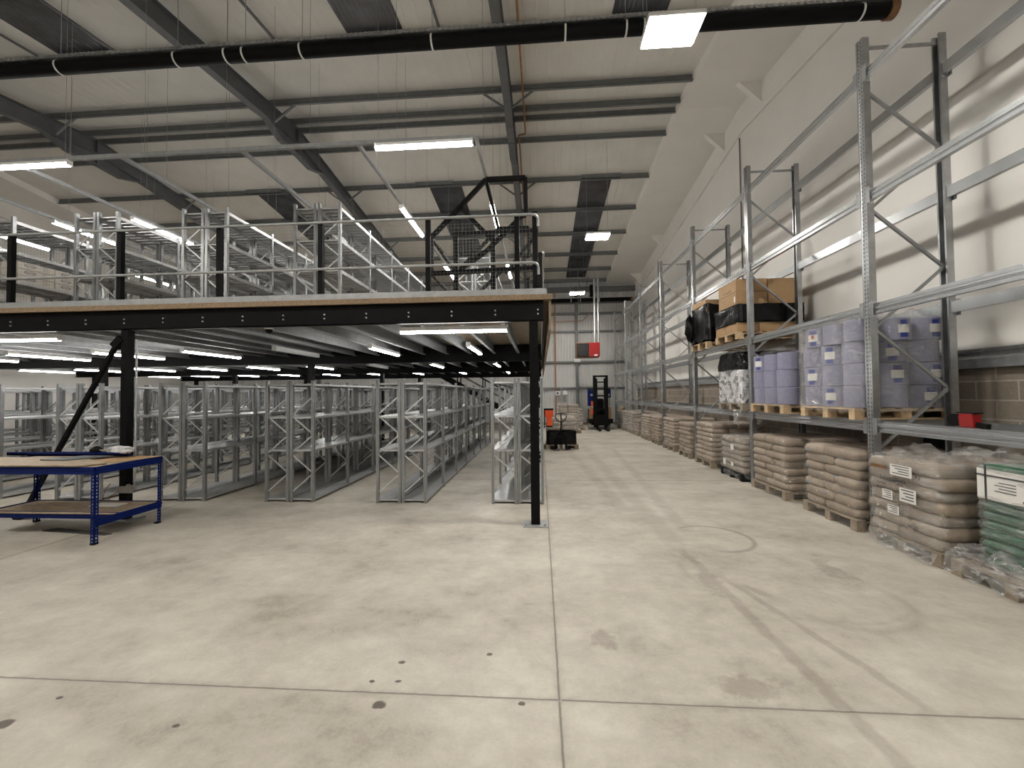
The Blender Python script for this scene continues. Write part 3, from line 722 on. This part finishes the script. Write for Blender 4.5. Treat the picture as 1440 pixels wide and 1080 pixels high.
BAGS={}
for key in ('kraft','kraft2','green'):
    BAGS[key]=[(bag_mesh(.59,.39,.135 if key!='green' else .095,s+len(key)*7,M[key])) for s in range(4)]
def shell(x0,x1,y0,y1,z0,z1,amp,seed,nz=10,nx=16,top=0,rad=.05,skirt=0,lay=0,zoff=0,bul=.024):
    """wrinkled wrap round a block; top adds a crumpled crown"""
    m=MB(); per=[]
    n=nx
    def rr(i,total):
        pass
    L=[]
    W,D=x1-x0,y1-y0
    for k in range(n): L.append((x0+rad+(W-2*rad)*k/n,y0,0,-1))
    for k in range(n): L.append((x1,y0+rad+(D-2*rad)*k/n,1,0))
    for k in range(n): L.append((x1-rad-(W-2*rad)*k/n,y1,0,1))
    for k in range(n): L.append((x0,y1-rad-(D-2*rad)*k/n,-1,0))
    c=len(L)
    v=[]
    for j in range(nz+1):
        z=z0+(z1-z0)*j/nz
        for (x,y,ax,ay) in L:
            q=noise.noise(Vector((x*3+seed,y*3,z*6)))*amp+noise.noise(Vector((x*9,y*9+seed,z*14)))*amp*.5
            if lay: q+=bul*(abs(math.sin(PI*(z-zoff)/lay))**.6)-bul*.75 if z>zoff else -.01
            if skirt and j==0: q+=skirt*abs(noise.noise(Vector((x*4+seed,y*4,1))))*2
            zz=z+(0 if 0<j<nz else noise.noise(Vector((x*4+seed,y*4,j)))*amp*2.5)
            v.append((x+ax*q,y+ay*q,zz))
    f=[(j*c+i,j*c+(i+1)%c,(j+1)*c+(i+1)%c,(j+1)*c+i) for j in range(nz) for i in range(c)]
    m.add(v,f,True)
    def fn(u,w):
        x=x0+W*u;y=y0+D*w
        e=min(u,1-u,w,1-w)*6; e=min(1,e)
        z=z1+(noise.noise(Vector((x*5+seed,y*5,0)))*.7+.35+.5*noise.noise(Vector((x*13,y*13,seed))))*(top if top else amp*1.5)*e+.004
        return (x,y,z)
    m.grid(fn,18,18)
    return m
def sack_stack(x,y0,y1,z0,layers,h,label,key='kraft',group='shrink-wrapped sack stacks along the racking',mixed=True):
    t=thing('sack_stack',label,'sack stack',(x,y0,z0),group)
    D=y1-y0; Wd=1.16
    for L in range(layers):
        z=(L+.5)*h
        if L%2==0: P=[(Wd/6+Wd/3*i,.3*D/.98,PI/2) for i in range(3)]+[(Wd/4+Wd/2*i,D-.2*D/.98,0) for i in range(2)]
        else: P=[(Wd/6+Wd/3*i,D-.3*D/.98,PI/2) for i in range(3)]+[(Wd/4+Wd/2*i,.2*D/.98,0) for i in range(2)]
        for (px,py,rz) in P:
            k=key if not mixed or random.random()<.72 else 'kraft2'
            o=ob('sack',random.choice(BAGS[k]),t,(px+random.uniform(-.012,.012),py+random.uniform(-.012,.012),z),0,rz+random.uniform(-.03,.03)+random.choice((0,PI)))
            o.scale=(D/.98 if rz else 1,1,h/.118 if key!='green' else h/.085)
    return t
PF=3.78
def floor_load(y0,y1,top,label,plab,full=False,layers=7,key='kraft',filmm='filmlight',amp=.012,topamp=0,pm_=None):
    D=y1-y0
    pallet((PF,y0,0),plab,full,pm_ or M['woodgrey'],1.2,D)
    h=(top-.145)/layers
    t=sack_stack(PF+.02,y0+.01,y1-.01,.145,layers,h,label,key)
    shell(-.028,1.188,-.018,D-.002,-.10,top-.145+.015,amp,y0*3,nz=layers*(11 if amp>.015 else 6),nx=26 if amp>.015 else 16,top=topamp,lay=h,bul=.042 if amp>.015 else .024).obj('stretch_film',M[filmm],t)
    return t
LD=[(5.27,6.28,.955,7,'kraft','brown sack stack with pale blue marks, behind the labelled wrapped stack','pallet under the brown stack beside the first rack upright'),
    (6.71,7.75,.95,7,'kraft','tall brown sack stack between first upright and the small glossy stack','pallet under the tall brown stack before the small glossy one'),
    (9.48,10.46,.99,8,'kraft2','tallest brown sack stack, just beyond the small glossy wrapped stack','pallet under the tallest brown stack'),
    (10.86,11.7,.90,7,'kraft','lower brown sack stack between the tallest stack and a pale one','pallet under the lower brown stack past the tallest'),
    (12.1,13.16,.95,8,'kraft2','pale brown sack stack, eighth along the wall counting the green one first','pallet under the pale stack midway along the wall'),
    (13.66,14.5,.92,8,'kraft','narrow brown sack stack, ninth along the wall counting the green one first','pallet under the narrow brown stack'),
    (14.88,15.95,.90,8,'kraft2','brown sack stack just before the low white-taped wrapped stack','pallet under the brown stack before the low one')]
for a in LD:
    t=floor_load(a[0],a[1],a[2],a[5],a[6],a[0]<7,a[3],a[4])
    if a[0]<6:
        for (yy,zz) in ((.2,.70),(.5,.66),(.85,.72),(.3,.46),(.62,.42),(.88,.5),(.2,.28),(.55,.2),(.86,.27)):
            MB().box(-.038,-.034,yy-.05,yy+.05,zz,zz+.014).obj('printed_mark',M['greyblue'],t)
# small glossy wrapped stacks
t=floor_load(8.1,9.02,.80,'small glossy wrapped stack with white labels and black feet','pallet under the small glossy wrapped stack',True,6,'kraft2','filmshine',.02,.06,M['black_soft'])
for (y,z,w,h) in ((.25,.42,.13,.11),(.62,.08,.1,.12),(.28,.1,.1,.08)):
    MB().box(-.045,-.04,y,y+w,z,z+h).obj('paper_label',M['paper'],t)
t=floor_load(16.5,17.3,.62,'low wrapped sack stack with white tape, near the far end','pallet under the low wrapped stack',False,4,'kraft','film',.02,.03)
t=floor_load(17.5,18.4,.88,'crumpled film-wrapped stack just past the low wrapped stack','pallet under the crumpled wrapped stack',False,7,'kraft2','filmdense',.03,.05)
t=floor_load(18.7,19.6,.88,'film-wrapped stack second from the back corner','pallet under the stack second from the back corner',False,7,'kraft2','filmdense',.03,.05)
t=floor_load(19.9,20.8,.85,'farthest wrapped stack against the back corner of the racking','pallet under the farthest stack',False,7,'kraft','filmdense',.03,.05)
tag(lump('x',(3.95,20.3,.93),(.12,.1,.12),None,5.3,8,.05).obj('paper_bundle',M['ply']),'brown crumpled bundle on top of the farthest wrapped stack','bundle')
# the labelled stack nearest but one
t=floor_load(4.22,5.08,.95,'glossy wrapped sack stack with white labels and printed letters, near right','pallet under the labelled wrapped stack',True,7,'kraft2','filmshine',.022,.17)
def label_on(par,x,y0,z0,w,h,nm='paper_label',lines=4,matl='paper'):
    """aisle-side label; y0 is its near edge"""
    q=MB().box(x-.002,x,y0,y0+w,z0,z0+h).obj(nm,M[matl],par)
    m=MB()
    for i in range(lines):
        zz=z0+h*(1-(i+.8)/(lines+.6)); m.box(x-.0032,x-.0022,y0+w*.12,y0+w*(.9-.14*((i*7)%3)),zz,zz+h*.05+.003)
    m.obj('printed_lines',M['print'],q); return q
X0=-.040
label_on(t,X0-.01,.24,.655,.26,.115); label_on(t,X0-.01,.20,.40,.19,.14); label_on(t,X0-.01,.48,.38,.13,.10); label_on(t,X0-.014,.40,.24,.14,.09)
MB().box(X0-.013,X0-.01,.56,.76,.70,.735).obj('dark_tape',M['brasscap'],t)
def text(body,size,parent,loc,matl,name):
    cu=bpy.data.curves.new(name,'FONT'); cu.body=body; cu.size=size; cu.extrude=.0006
    o=bpy.data.objects.new('tmp',cu); C.objects.link(o); bpy.context.view_layer.update()
    me=bpy.data.meshes.new_from_object(o.evaluated_get(bpy.context.evaluated_depsgraph_get())); bpy.data.objects.remove(o)
    me.materials.clear(); me.materials.append(matl)
    r=ob(name,me,parent,loc); r.matrix_local=Matrix(((0,0,-1,loc[0]),(-1,0,0,loc[1]),(0,1,0,loc[2]),(0,0,0,1))); return r
text('SoundBlock',.07,t,(X0-.012,.64,.585),M['print'],'printed_lettering')
text('SOUND',.035,t,(X0-.013,.68,.53),M['print'],'printed_lettering'); text('BLOCK',.035,t,(X0-.013,.68,.485),M['print'],'printed_lettering')
text('Block',.03,t,(X0-.012,.42,.555),M['print'],'printed_lettering'); text('SOUND',.034,t,(X0-.013,.3,.16),M['print'],'printed_lettering')
text('K2',.05,t,(X0-.013,.2,.665),M['print'],'printed_lettering')
# torn film trailing at the pallet foot
sk=MB().grid(lambda u,v:(-.03-.05*v-.02*noise.noise(Vector((u*9,v*3,1))),.02+.82*u,-.02-.11*v+.03*noise.noise(Vector((u*7,2,v)))),24,6)
sk.obj('film_skirt',M['filmdense'],t)
# green stack at the frame edge
pallet((PF,3.15,0),'pallet with trailing film under the green sack stack',True,M['woodgrey'],1.2,.98)
t=sack_stack(PF+.14,3.04,4.02,.145,11,.081,'green sack stack under clear film with large white sheet, at right edge','green',None,False)
shell(-.022,1.172,-.022,1.002,-.03,.905,.014,4.4,nz=99,nx=24,top=.06,lay=.081,bul=.03).obj('stretch_film',M['filmshine'],t)
q=MB().box(-.03,-.026,.50,.945,.60,.86).obj('white_sheet',M['paper'],t)
m=MB().box(-.034,-.0305,.50,.96,.80,.812).box(-.034,-.0305,.865,.88,.58,.90)
m.obj('dark_strap',M['print'],q)
m=MB()
for kk in range(16):
    a,b2=2*PI*kk/16,2*PI*(kk+1)/16
    P=lambda qq,r:(-.0325,.56+math.cos(qq)*.035*r,.635+math.sin(qq)*.017*r)
    m.add([P(a,1),P(b2,1),P(b2,.68),P(a,.68)],[(0,1,2,3)])
m.add([(-.0325,.545,.632),(-.0325,.575,.632),(-.0325,.575,.639),(-.0325,.545,.639)],[(0,1,2,3)])
for i in range(4): m.box(-.033,-.0305,.64,.80-.03*(i%2),.68+.025*i,.686+.025*i)
m.obj('oval_print',M['print'],q)
fm=MB().grid(lambda u,v:(PF-.05+.5*u,3.2+.97*v,.17+.16*(1-abs(u-.45)*1.9)*(.6+.8*noise.noise(Vector((u*3,v*4,2))))+.09*noise.noise(Vector((u*8,v*9,0)))-(.13 if u<.06 else 0)),26,30)
tag(fm.obj('loose_film',M['filmdense']),'heap of loose clear film trailing over the pallet beside green stack','plastic film')

# level one: lilac paper rolls and small packs
def roll_meshes(r,h):
    b=MB().lathe([(r,.008),(r,h-.008)],32).lathe([(r,h-.008),(r-.009,h)],32).lathe([(r-.009,h),(.04,h)],32).lathe([(.04,h),(.04,h-.02),(0.0,h-.02)],32).lathe([(r-.009,0),(r,.008)],32)
    b.lathe([(0,0.0),(r-.004,0)],28)
    return b.mesh('paper_roll',M['lilac'])
def tag_patch(r,h,zc,hh,wd,matl,name):
    m=MB(); n=6
    m.grid(lambda u,v:((r+.0025)*math.cos(wd*(u-.5)),(r+.0025)*math.sin(wd*(u-.5)),zc+hh*(v-.5)),n,1); return m.mesh(name,matl)
def roll_stack(x,y,z,nx,ny,nl,r,h,label,filmm,labels):
    t=thing('paper_roll_stack',label,'paper rolls',(x,y,z))
    rm=roll_meshes(r*.965,h); r0=r; r=r*.965; lp=tag_patch(r,h,h*.5,.1,.75,M['paper'],'paper_label'); lb=tag_patch(r-.0006,h,h*.5,.21,.5,M['blueprint'],'blue_band'); lr=tag_patch(r+.001,h,h*.55,.05,.2,M['redprint'],'red_mark')
    for k in range(nl):
        r=r0; ox,oy=random.uniform(-.016,.016),random.uniform(-.034,.034)
        for i in range(nx):
            for j in range(ny):
                if 0<i<nx-1 and 0<j<ny-1 and k<nl-1: continue
                o=ob('paper_roll',rm,t,(r+2.1*r*i+ox+random.uniform(-.016,.016),r+2.1*r*j+oy+random.uniform(-.016,.016),k*(h+.003)))
                for (a,b2,c,ang,red) in labels:
                    if (a,b2,c)==(i,j,k):
                        q=ob('blue_band',lb,o,(0,0,0),0,ang); ob('paper_label',lp,o,(0,0,0),0,ang)
                        if red: ob('red_mark',lr,o,(0,0,0),0,ang)
    r=r0
    shell(-.015,2*r*nx*1.04+.02,-.015,2*r*ny*1.04+.02,-.05,nl*h+.02,.018,x*5+y,nx=24,nz=20,top=.15).obj('stretch_film',M[filmm],t)
    return t
W_,S_=-PI*.85,-PI/2
pallet((3.83,5.32,L1),'pallet under the tall filmed lilac roll stack',True,None,1.2,1.05)
roll_stack(3.84,5.3,L1+.145,3,3,4,.176,.272,'tall film-wrapped stack of lilac paper rolls beside the first rack upright','film',
  [(0,2,3,W_,True),(0,1,2,W_,False),(0,2,1,W_,False),(1,0,3,S_,False),(2,0,3,S_,False),(1,0,1,S_-.3,False),(2,0,1,S_,False),(1,0,2,S_-.4,False),(2,0,0,S_-.2,False),(0,0,1,S_+.6,False),(0,1,0,W_,False)])
pallet((3.83,6.80,L1),'pallet under the three-high lilac roll stack',True,None,1.2,1.02)
roll_stack(3.84,6.80,L1+.145,3,3,3,.168,.278,'three-high lilac paper roll stack between tall roll stack and white packs','filmlight',
  [(0,2,2,W_,False),(1,0,2,S_-.55,False)])
pallet((3.83,8.12,L1),'pallet under the mottled white pack load',True,M['woodgrey'],1.2,1.05)
t=thing('pack_stack','mottled white small-pack load topped with black film on first rack level','packs',(3.84,8.12,L1+.145))
for k2 in range(5): MB().box(0,1.16,0,1.03,k2*.128,k2*.128+.124).obj('pack_layer',M['packs'],t)
shell(-.015,1.175,-.015,1.045,-.04,.65,.012,2.2,top=.02).obj('stretch_film',M['film'],t)
m=MB(); 
def frust(b,y0,y1,x0,x1,z0,z1,ins,seed,amp=.02):
    s=shell(x0,x1,y0,y1,z0,z1,amp,seed,top=.05)
    out=[]
    for (x,y,z) in s.v:
        q=max(0,(z-z0)/(z1-z0)); q=min(1,max(0,(q-.35)/.5))
        cx,cy=(x0+x1)/2,(y0+y1)/2
        out.append((x,cy+(y-cy)*(1-q*ins),z))
    s.v=out; return s
frust(m,-.02,1.05,-.02,1.2,.64,.98,.22,7.7).obj('black_wrap',M['blackfilm'],t)
m=MB().grid(lambda u,v:(-.02-.02*noise.noise(Vector((u*8,v*5,0))),.05+.3*u+.05*v*math.sin(u*9),-.12-.22*v*(.4+abs(math.sin(u*6)))),16,6); m.obj('torn_film_end',M['filmdense'],t)
# level two
pallet((3.83,8.26,L2),'pallet under the black-wrapped cardboard load on second rack level',True,None,1.2,1.0)
k3=0
for j,yy in enumerate((8.27,8.77)):
    for i in range(3):
        tag(MB().box(0,.40,0,.48,0,.185).obj('small_carton',M['card'],None,(3.84+i*.41,yy,L2+.143),.004),
            'small brown carton on second level pallet, %s row, %s from the aisle'%(('near','far')[j],ORD[i]),'carton','small brown cartons under the black-wrapped block')
zb=L2+.143+.19
bw_=thing('black_wrapped_block','black film-wrapped block between small and large cartons, second rack level','wrapped load',(3.82,8.22,zb))
shell(0,1.27,0,1.08,.0,.335,.014,9.3,top=.012).obj('black_wrap',M['blackfilm'],bw_)
zt=zb+.355
def carton(loc,d,label,tape=True):
    o=tag(MB().box(0,d[0],0,d[1],0,d[2]).obj('large_carton',M['card'],None,loc,.006),label,'carton','large brown cartons on the black-wrapped block')
    if tape:
        MB().box(-.0015,0,d[1]*.5-.03,d[1]*.5+.03,d[2]*.72,d[2]).box(0,d[0],d[1]*.5-.03,d[1]*.5+.03,d[2],d[2]+.0015).obj('packing_tape',M['card_tape'],o)
    return o
c=carton((3.84,8.3,zt),(.59,.78,.245),'lower of two large brown cartons stacked nearest the aisle')
MB().box(-.002,0,.04,.09,.05,.16).obj('paper_label',M['paper'],c)
c=carton((3.84,8.3,zt+.249),(.59,.78,.245),'upper of two large brown cartons stacked nearest the aisle')
MB().box(-.002,0,.2,.55,.05,.062).obj('printed_line',M['print'],c)
carton((4.445,8.3,zt),(.5,.78,.49),'single tall brown carton beside the wall, on the black-wrapped block')
pallet((3.83,9.72,L2),'pallet under the bulky black bundle on second rack level',True,None,1.2,.98)
t=thing('black_wrapped_bundle','bulky black film bundle with cardboard collar on second rack level','wrapped load',(3.82,9.7,L2+.145))
frust(None,0,1.0,0,1.15,0,.86,.12,11.2,.03).obj('black_wrap',M['blackfilm'],t)
MB().prism([(.06,.70),(.94,.70),(.90,1.02),(.12,.98)],0,.03,1.1).obj('cardboard_collar',M['card'],t)
lump('x',(-.02,.93,.42),(.13,.10,.3),None,2.7,10).obj('side_bulge',M['blackfilm'],t)
# tape gun lying on the near beam level
t=thing('tape_dispenser','red and black tape dispenser on first rack level right of the upright','tape dispenser',(4.02,4.16,L1))
MB().prism([(-.06,.0),(.07,.0),(.085,.09),(.07,.13),(-.05,.13)],0,-.03,.05).obj('body',M['red'],t,bevel=.006)
MB().tube([(-.03,.13,.065),(.05,.13,.065)],.06,18).obj('tape_roll',M['black'],t)
MB().bar((.01,-.06,.03),(.01,-.15,.015),.04,.05).box(-.03,.05,-.07,.1,.13,.142).obj('handle',M['black_soft'],t)

# ------------------------------------------------------------------ bench at the left
bn=thing('workbench','blue steel workbench with board top and lower shelf, at left','workbench',(0,0,0))
BX0,BX1,BY0,BY1=-7.0,-5.17,4.46,5.30
def leg(x,y,sx,sy):
    m=MB(); w=.048
    for ax in (0,1):
        s=sx if ax==0 else sy
        def B(a0,a1,z0,z1):
            lo,hi=sorted((a0*s,a1*s))
            if ax==0: m.box(lo,hi,*sorted((0,.003*sy)),z0,z1)
            else: m.box(*sorted((0,.003*sx)),lo,hi,z0,z1)
        B(0,.018,0,.9); B(.032,w,0,.9); z=.02; B(.018,.032,0,.02)
        while z<.88: B(.018,.032,z+.02,z+.04); z+=.04
    o=m.obj('leg',M['blue'],bn,(x,y,0)); MB().box(*sorted((-.003*sx,.05*sx)),*sorted((-.003*sy,.05*sy)),0,.02).obj('foot_cap',M['black_soft'],o)
for x,sx in ((BX0,1),(BX1,-1)):
    for y,sy in ((BY0,1),(BY1,-1)): leg(x,y,sx,sy)
def beam(p0,p1,z): 
    if p0[1]==p1[1]: MB().box(p0[0],p1[0],p0[1]-.006,p0[1]+.006,z,z+.085).box(p0[0],p1[0],p0[1]-.018,p0[1]+.018,z+.05,z+.06).obj('beam',M['blue'],bn)
    else: MB().box(p0[0]-.006,p0[0]+.006,p0[1],p1[1],z,z+.085).box(p0[0]-.018,p0[0]+.018,p0[1],p1[1],z+.05,z+.06).obj('beam',M['blue'],bn)
for z in (.815,.21):
    if z>.5: beam((BX0,BY0-.006),(BX1,BY0-.006),z)
    else: beam((BX0,BY0+.3),(BX1,BY0+.3),z)
    beam((BX0,BY1+.006),(BX1,BY1+.006),z); beam((BX0-.006,BY0),(BX0-.006,BY1),z); beam((BX1+.006,BY0),(BX1+.006,BY1),z)
MB().box(BX0+.01,BX1-.005,BY0+.002,BY1-.005,.886,.904).obj('top_board',M['mdf'],bn)
MB().box(BX0+.05,BX1-.05,BY0+.27,BY1-.02,.275,.29).obj('shelf_board',M['mdf'],bn)
tag(MB().prism([(-7.4,4.42),(-5.35,4.42),(-5.2,4.62),(-5.95,5.0),(-7.4,5.05)],2,.912,.926).obj('loose_board',M['mdf'],bevel=.002),'pale cut board overhanging the workbench top','board')
tag(MB().prism([(-6.05,4.66),(-5.18,4.80),(-5.14,5.28),(-5.6,5.26)],2,.905,.911).obj('thin_board',M['card']),'thin brown board lying flat under the pale cut board','board')
tag(MB().prism([(-6.25,4.75),(-5.9,4.72),(-5.62,5.08),(-6.05,5.14)],2,.928,.942).obj('dark_panel',M['rafter'],bevel=.002),'dark grey flat panel lying on the pale cut board','panel')
for i,(y,x0,x1,l) in enumerate(((5.20,-7.3,-5.6,'longer loose blue beam lying along the back of the workbench top'),(5.13,-6.9,-5.45,'shorter loose blue beam lying in front of the longer one'))):
    tag(MB().box(x0,x1,y-.03,y+.012,.93,.955).box(x0,x1,y-.03,y-.024,.93,.975).obj('loose_beam',M['bluehole']),l,'beam')
t=thing('mallet','black-headed mallet with wooden handle on the workbench back','mallet',(-6.0,5.19,.995))
lump('x',(0,0,.0),(.07,.05,.055),None,1.2,8).obj('head',M['black_soft'],t); MB().tube([(.05,0,0),(.34,.02,-.02)],.013,8).obj('handle',M['mdf'],t)
tag(lump('x',(-5.66,5.19,1.0),(.17,.08,.055),None,4.1,12,.03).obj('plastic_bag',M['bundle']),'crumpled clear plastic bag on the back of the workbench','plastic bag')
tag(lump('x',(-5.5,5.12,.985),(.07,.05,.03),None,8.1,8,.02).obj('fixings_bag',M['bundle']),'small clear bag of fixings at the bench corner','plastic bag')
tag(MB().box(-5.88,-5.5,5.0,5.16,.292,.302).obj('paper_pad',M['paper'],bevel=.002),'white sheet lying on the lower shelf of the workbench','paper')
tag(MB().prism([(-6.4,4.9),(-5.4,4.78),(-5.35,4.83),(-6.3,5.0)],2,.0,.012).obj('floor_offcut',M['print']),'dark flat offcut lying on the floor beneath the workbench','offcut')
t=thing('junction_box','grey junction box with cables fixed to the braced black post','junction box',(-5.73,5.355,.42))
MB().box(-.09,.12,-.045,.0,-.03,.06).obj('box',M['cable'],t,bevel=.008)
for a in ((.06,.05),(.13,.04)): MB().tube([(a[0]+.035*math.cos(q),-.03,a[1]+.035*math.sin(q)) for q in [i*PI/6 for i in range(13)]],.012,6).obj('cable_coil',M['cable'],t)
MB().tube([(-.09,-.03,0),(-.2,-.05,-.08),(-.24,-.06,-.2),(-.3,-.05,-.1),(-.27,-.04,.02),(-.2,-.04,.1)],.006,6).obj('cable',M['copper'],t)
MB().tube([(.1,.02,.06),(.1,.02,2.1)],.012,6).obj('conduit',M['galv'],t)
# orange box on the shelving end
t=thing('orange_box','orange two-tier box on black back plate, hung on corner shelving aisle side','orange box',(.068,8.75,1.03))
MB().box(0,.02,-.13,.13,-.04,.36).obj('back_plate',M['black'],t,bevel=.004)
MB().prism([(.022,-.1),(.2,-.06),(.2,.1),(.022,.1)],2,.18,.33).obj('upper_body',M['orange'],t,bevel=.01)
MB().prism([(.06,-.08),(.17,-.05),(.17,.08),(.06,.08)],2,.0,.18).obj('lower_body',M['orange'],t,bevel=.008)
MB().box(.04,.18,-.07,.08,-.03,.0).box(.02,.2,-.08,.1,.33,.36).obj('cap',M['black_soft'],t)

# ------------------------------------------------------------------ pallet truck, far stacks and forklift
pallet((.15,12.75,0),'pallet under the dark box by the hand pallet truck',True,M['woodgrey'],1.0,1.2)
t=thing('black_crate','black wrapped crate carrying sacks before the hand pallet truck','crate',(.17,12.76,.145))
shell(0,.92,0,1.1,0,.40,.008,6.6,top=.005).obj('black_wrap',M['blackfilm'],t)
t=thing('crate_sack_pile','slumped pile of brown sacks on top of the black wrapped crate','sack pile',(.17,12.76,.58))
for k2 in range(3):
    for i in range(2):
        o=ob('sack',BAGS['kraft' if k2<2 else 'kraft2'][(k2+i)%4],t,(.25+.44*i,.32,.07+.125*k2),0,PI/2); o.scale=(1,1.1,1.15)
        o=ob('sack',BAGS['kraft'][(k2+i+1)%4],t,(.25+.44*i,.84,.07+.125*k2),0,PI/2); o.scale=(.9,1.1,1.1)
shell(-.01,.93,-.01,1.12,0,.40,.03,8.9,top=.08).obj('stretch_film',M['film'],t)
t=thing('pallet_truck','black hand pallet truck with loop handle standing before the crate','pallet truck',(.60,12.45,0))
MB().tube([(0,.08,.25),(0,-.02,.62),(0,-.12,.86)],.022,10).obj('tiller',M['black'],t)
lp=[(-.02,-.12,.86),(-.13,-.14,.93),(-.17,-.16,1.03),(-.14,-.17,1.1),(0,-.17,1.11),(.14,-.17,1.1),(.17,-.16,1.03),(.13,-.14,.93),(.02,-.12,.86)]
MB().tube(lp,.014,8).tube([(0,-.12,.86),(0,-.17,1.11)],.014,8).obj('loop_handle',M['black'],t)
MB().prism([(-.09,.05),(-.24,.05),(-.06,.42),(.06,.42),(.24,.05),(.09,.05),(0,.3)],1,-.02,.16).obj('chassis',M['black'],t)
for x in (-.075,.075):
    MB().tube([(x-.03,-.02,.09),(x+.03,-.02,.09)],.09,16).obj('steer_wheel',M['cable'],t)
for x in (-.24,.24): MB().box(x-.07,x+.07,.14,1.2,.03,.075).obj('fork',M['black'],t)
def back_stack(x,y,z,nl,label,filmm,w=.86,d=.7):
    t=thing('sack_stack',label,'sack stack',(x,y,z))
    for L in range(nl):
        for i in range(2):
            o=ob('sack',BAGS[('kraft','kraft2')[L%2]][(L+i)%4],t,(w*.25+w*.5*i,d/2,.06+.12*L),0,PI/2); o.scale=(d/.6,w/.8,1.1)
    shell(-.02,w+.02,-.02,d+.02,0,.12*nl+.02,.02,x+y,top=.03).obj('stretch_film',M[filmm],t); return t
pallet((.72,17.75,0),'pallet under the taller sack stack by the back wall',False,M['woodgrey'],1.0,.9)
back_stack(.75,17.8,.145,9,'taller wrapped sack stack near the back wall behind pallet truck','film')
pallet((1.25,19.3,0),'pallet under the pale filmed stack by the back wall',False,M['woodgrey'],.8,.9)
back_stack(1.3,19.35,.145,7,'pale filmed sack stack beside the taller one near the back wall','filmdense',.66,.7)
f=thing('forklift','black and blue forklift truck parked facing out by the back wall','forklift',(2.80,19.4,0))
for s in (-1,1):
    MB().box(s*.28-.06,s*.28+.06,0,.14,.12,2.54).obj('mast_channel',M['black'],f)
    MB().box(s*.19-.04,s*.19+.04,.03,.1,.12,2.4).obj('inner_mast',M['black'],f)
    MB().box(s*.18-.05,s*.18+.05,-1.0,.02,.04,.08).box(s*.18-.05,s*.18+.05,-.03,.02,.04,.5).obj('fork',M['black'],f)
    MB().tube([(s*.5-.06,.3,.17),(s*.5+.06,.3,.17)],.17,18).obj('wheel',M['cable'],f)
    MB().box(s*.47-.09,s*.47+.09,.1,.9,.3,.5).obj('fender',M['black'],f)
    MB().tube([(s*.45,.35,.5),(s*.45,.4,1.88),(s*.42,1.3,1.92)],.03,8).obj('guard_pillar',M['black'],f)
MB().box(-.34,.34,.02,.12,2.46,2.54).box(-.3,.3,.02,.1,2.2,2.25).box(-.3,.3,.02,.1,.9,1.0).box(-.3,.3,.02,.1,1.55,1.62).obj('cross_member',M['black'],f)
MB().box(-.33,.33,-.04,.0,.2,.7).obj('carriage',M['black'],f)
MB().box(-.46,.46,.3,1.35,.2,.95).obj('body',M['black'],f,bevel=.05)
MB().box(-.56,-.30,.32,.5,1.1,1.86).obj('left_panel',M['blue'],f,bevel=.02); MB().box(.4,.52,.32,.5,1.5,1.86).obj('right_panel',M['blue'],f,bevel=.02)
MB().box(-.5,.5,.3,1.3,1.88,1.93).obj('roof_guard',M['black'],f)
for s in (-1,1): MB().box(s*.43-.08,s*.43+.08,.26,.32,.45,1.05).obj('tan_trim',M['amber'],f)
for z in (.72,1.12): MB().box(-.42,-.33,.20,.25,z,z+.22).obj('orange_lamp',M['orange'],f)
MB().box(-.17,.12,.2,.3,1.72,1.86).obj('white_plate',M['paper'],f)
MB().box(-.22,.22,.6,.9,.95,1.45).obj('seat_back',M['black_soft'],f,bevel=.05)
for s in (-1,1): MB().lathe([(0,-.06),(.05,-.05),(.06,0),(.05,.05),(0,.06)],12,(s*.40,.24,1.62)).obj('head_lamp',M['cable'],f)

# ------------------------------------------------------------------ camera, world, render look
cam=bpy.data.cameras.new('camera'); cam.sensor_width=36; cam.sensor_fit='HORIZONTAL'; cam.lens=579.18/1440*36; cam.clip_start=.05; cam.clip_end=200
co=bpy.data.objects.new('camera',cam); C.objects.link(co)
Rr=((.99758027,.06885339,-.00963392),(-.01131066,.02400416,-.99964787),(-.06859789,.99733796,.02472486))
co.matrix_world=Matrix(((Rr[0][0],-Rr[1][0],-Rr[2][0],0),(Rr[0][1],-Rr[1][1],-Rr[2][1],0),(Rr[0][2],-Rr[1][2],-Rr[2][2],1.7),(0,0,0,1)))
sc.camera=co
wd=bpy.data.worlds.new('night'); sc.world=wd; wd.use_nodes=True; wd.node_tree.nodes['Background'].inputs[0].default_value=(.02,.022,.03,1); wd.node_tree.nodes['Background'].inputs[1].default_value=.2
sc.view_settings.view_transform='Standard'; sc.view_settings.look='None'; sc.view_settings.gamma=1; sc.view_settings.exposure=.42
sc.cycles.use_denoising=True; sc.cycles.caustics_reflective=False; sc.cycles.caustics_refractive=False
sc.cycles.sample_clamp_indirect=6; sc.cycles.max_bounces=8; sc.cycles.diffuse_bounces=5; sc.cycles.glossy_bounces=4; sc.cycles.transparent_max_bounces=24
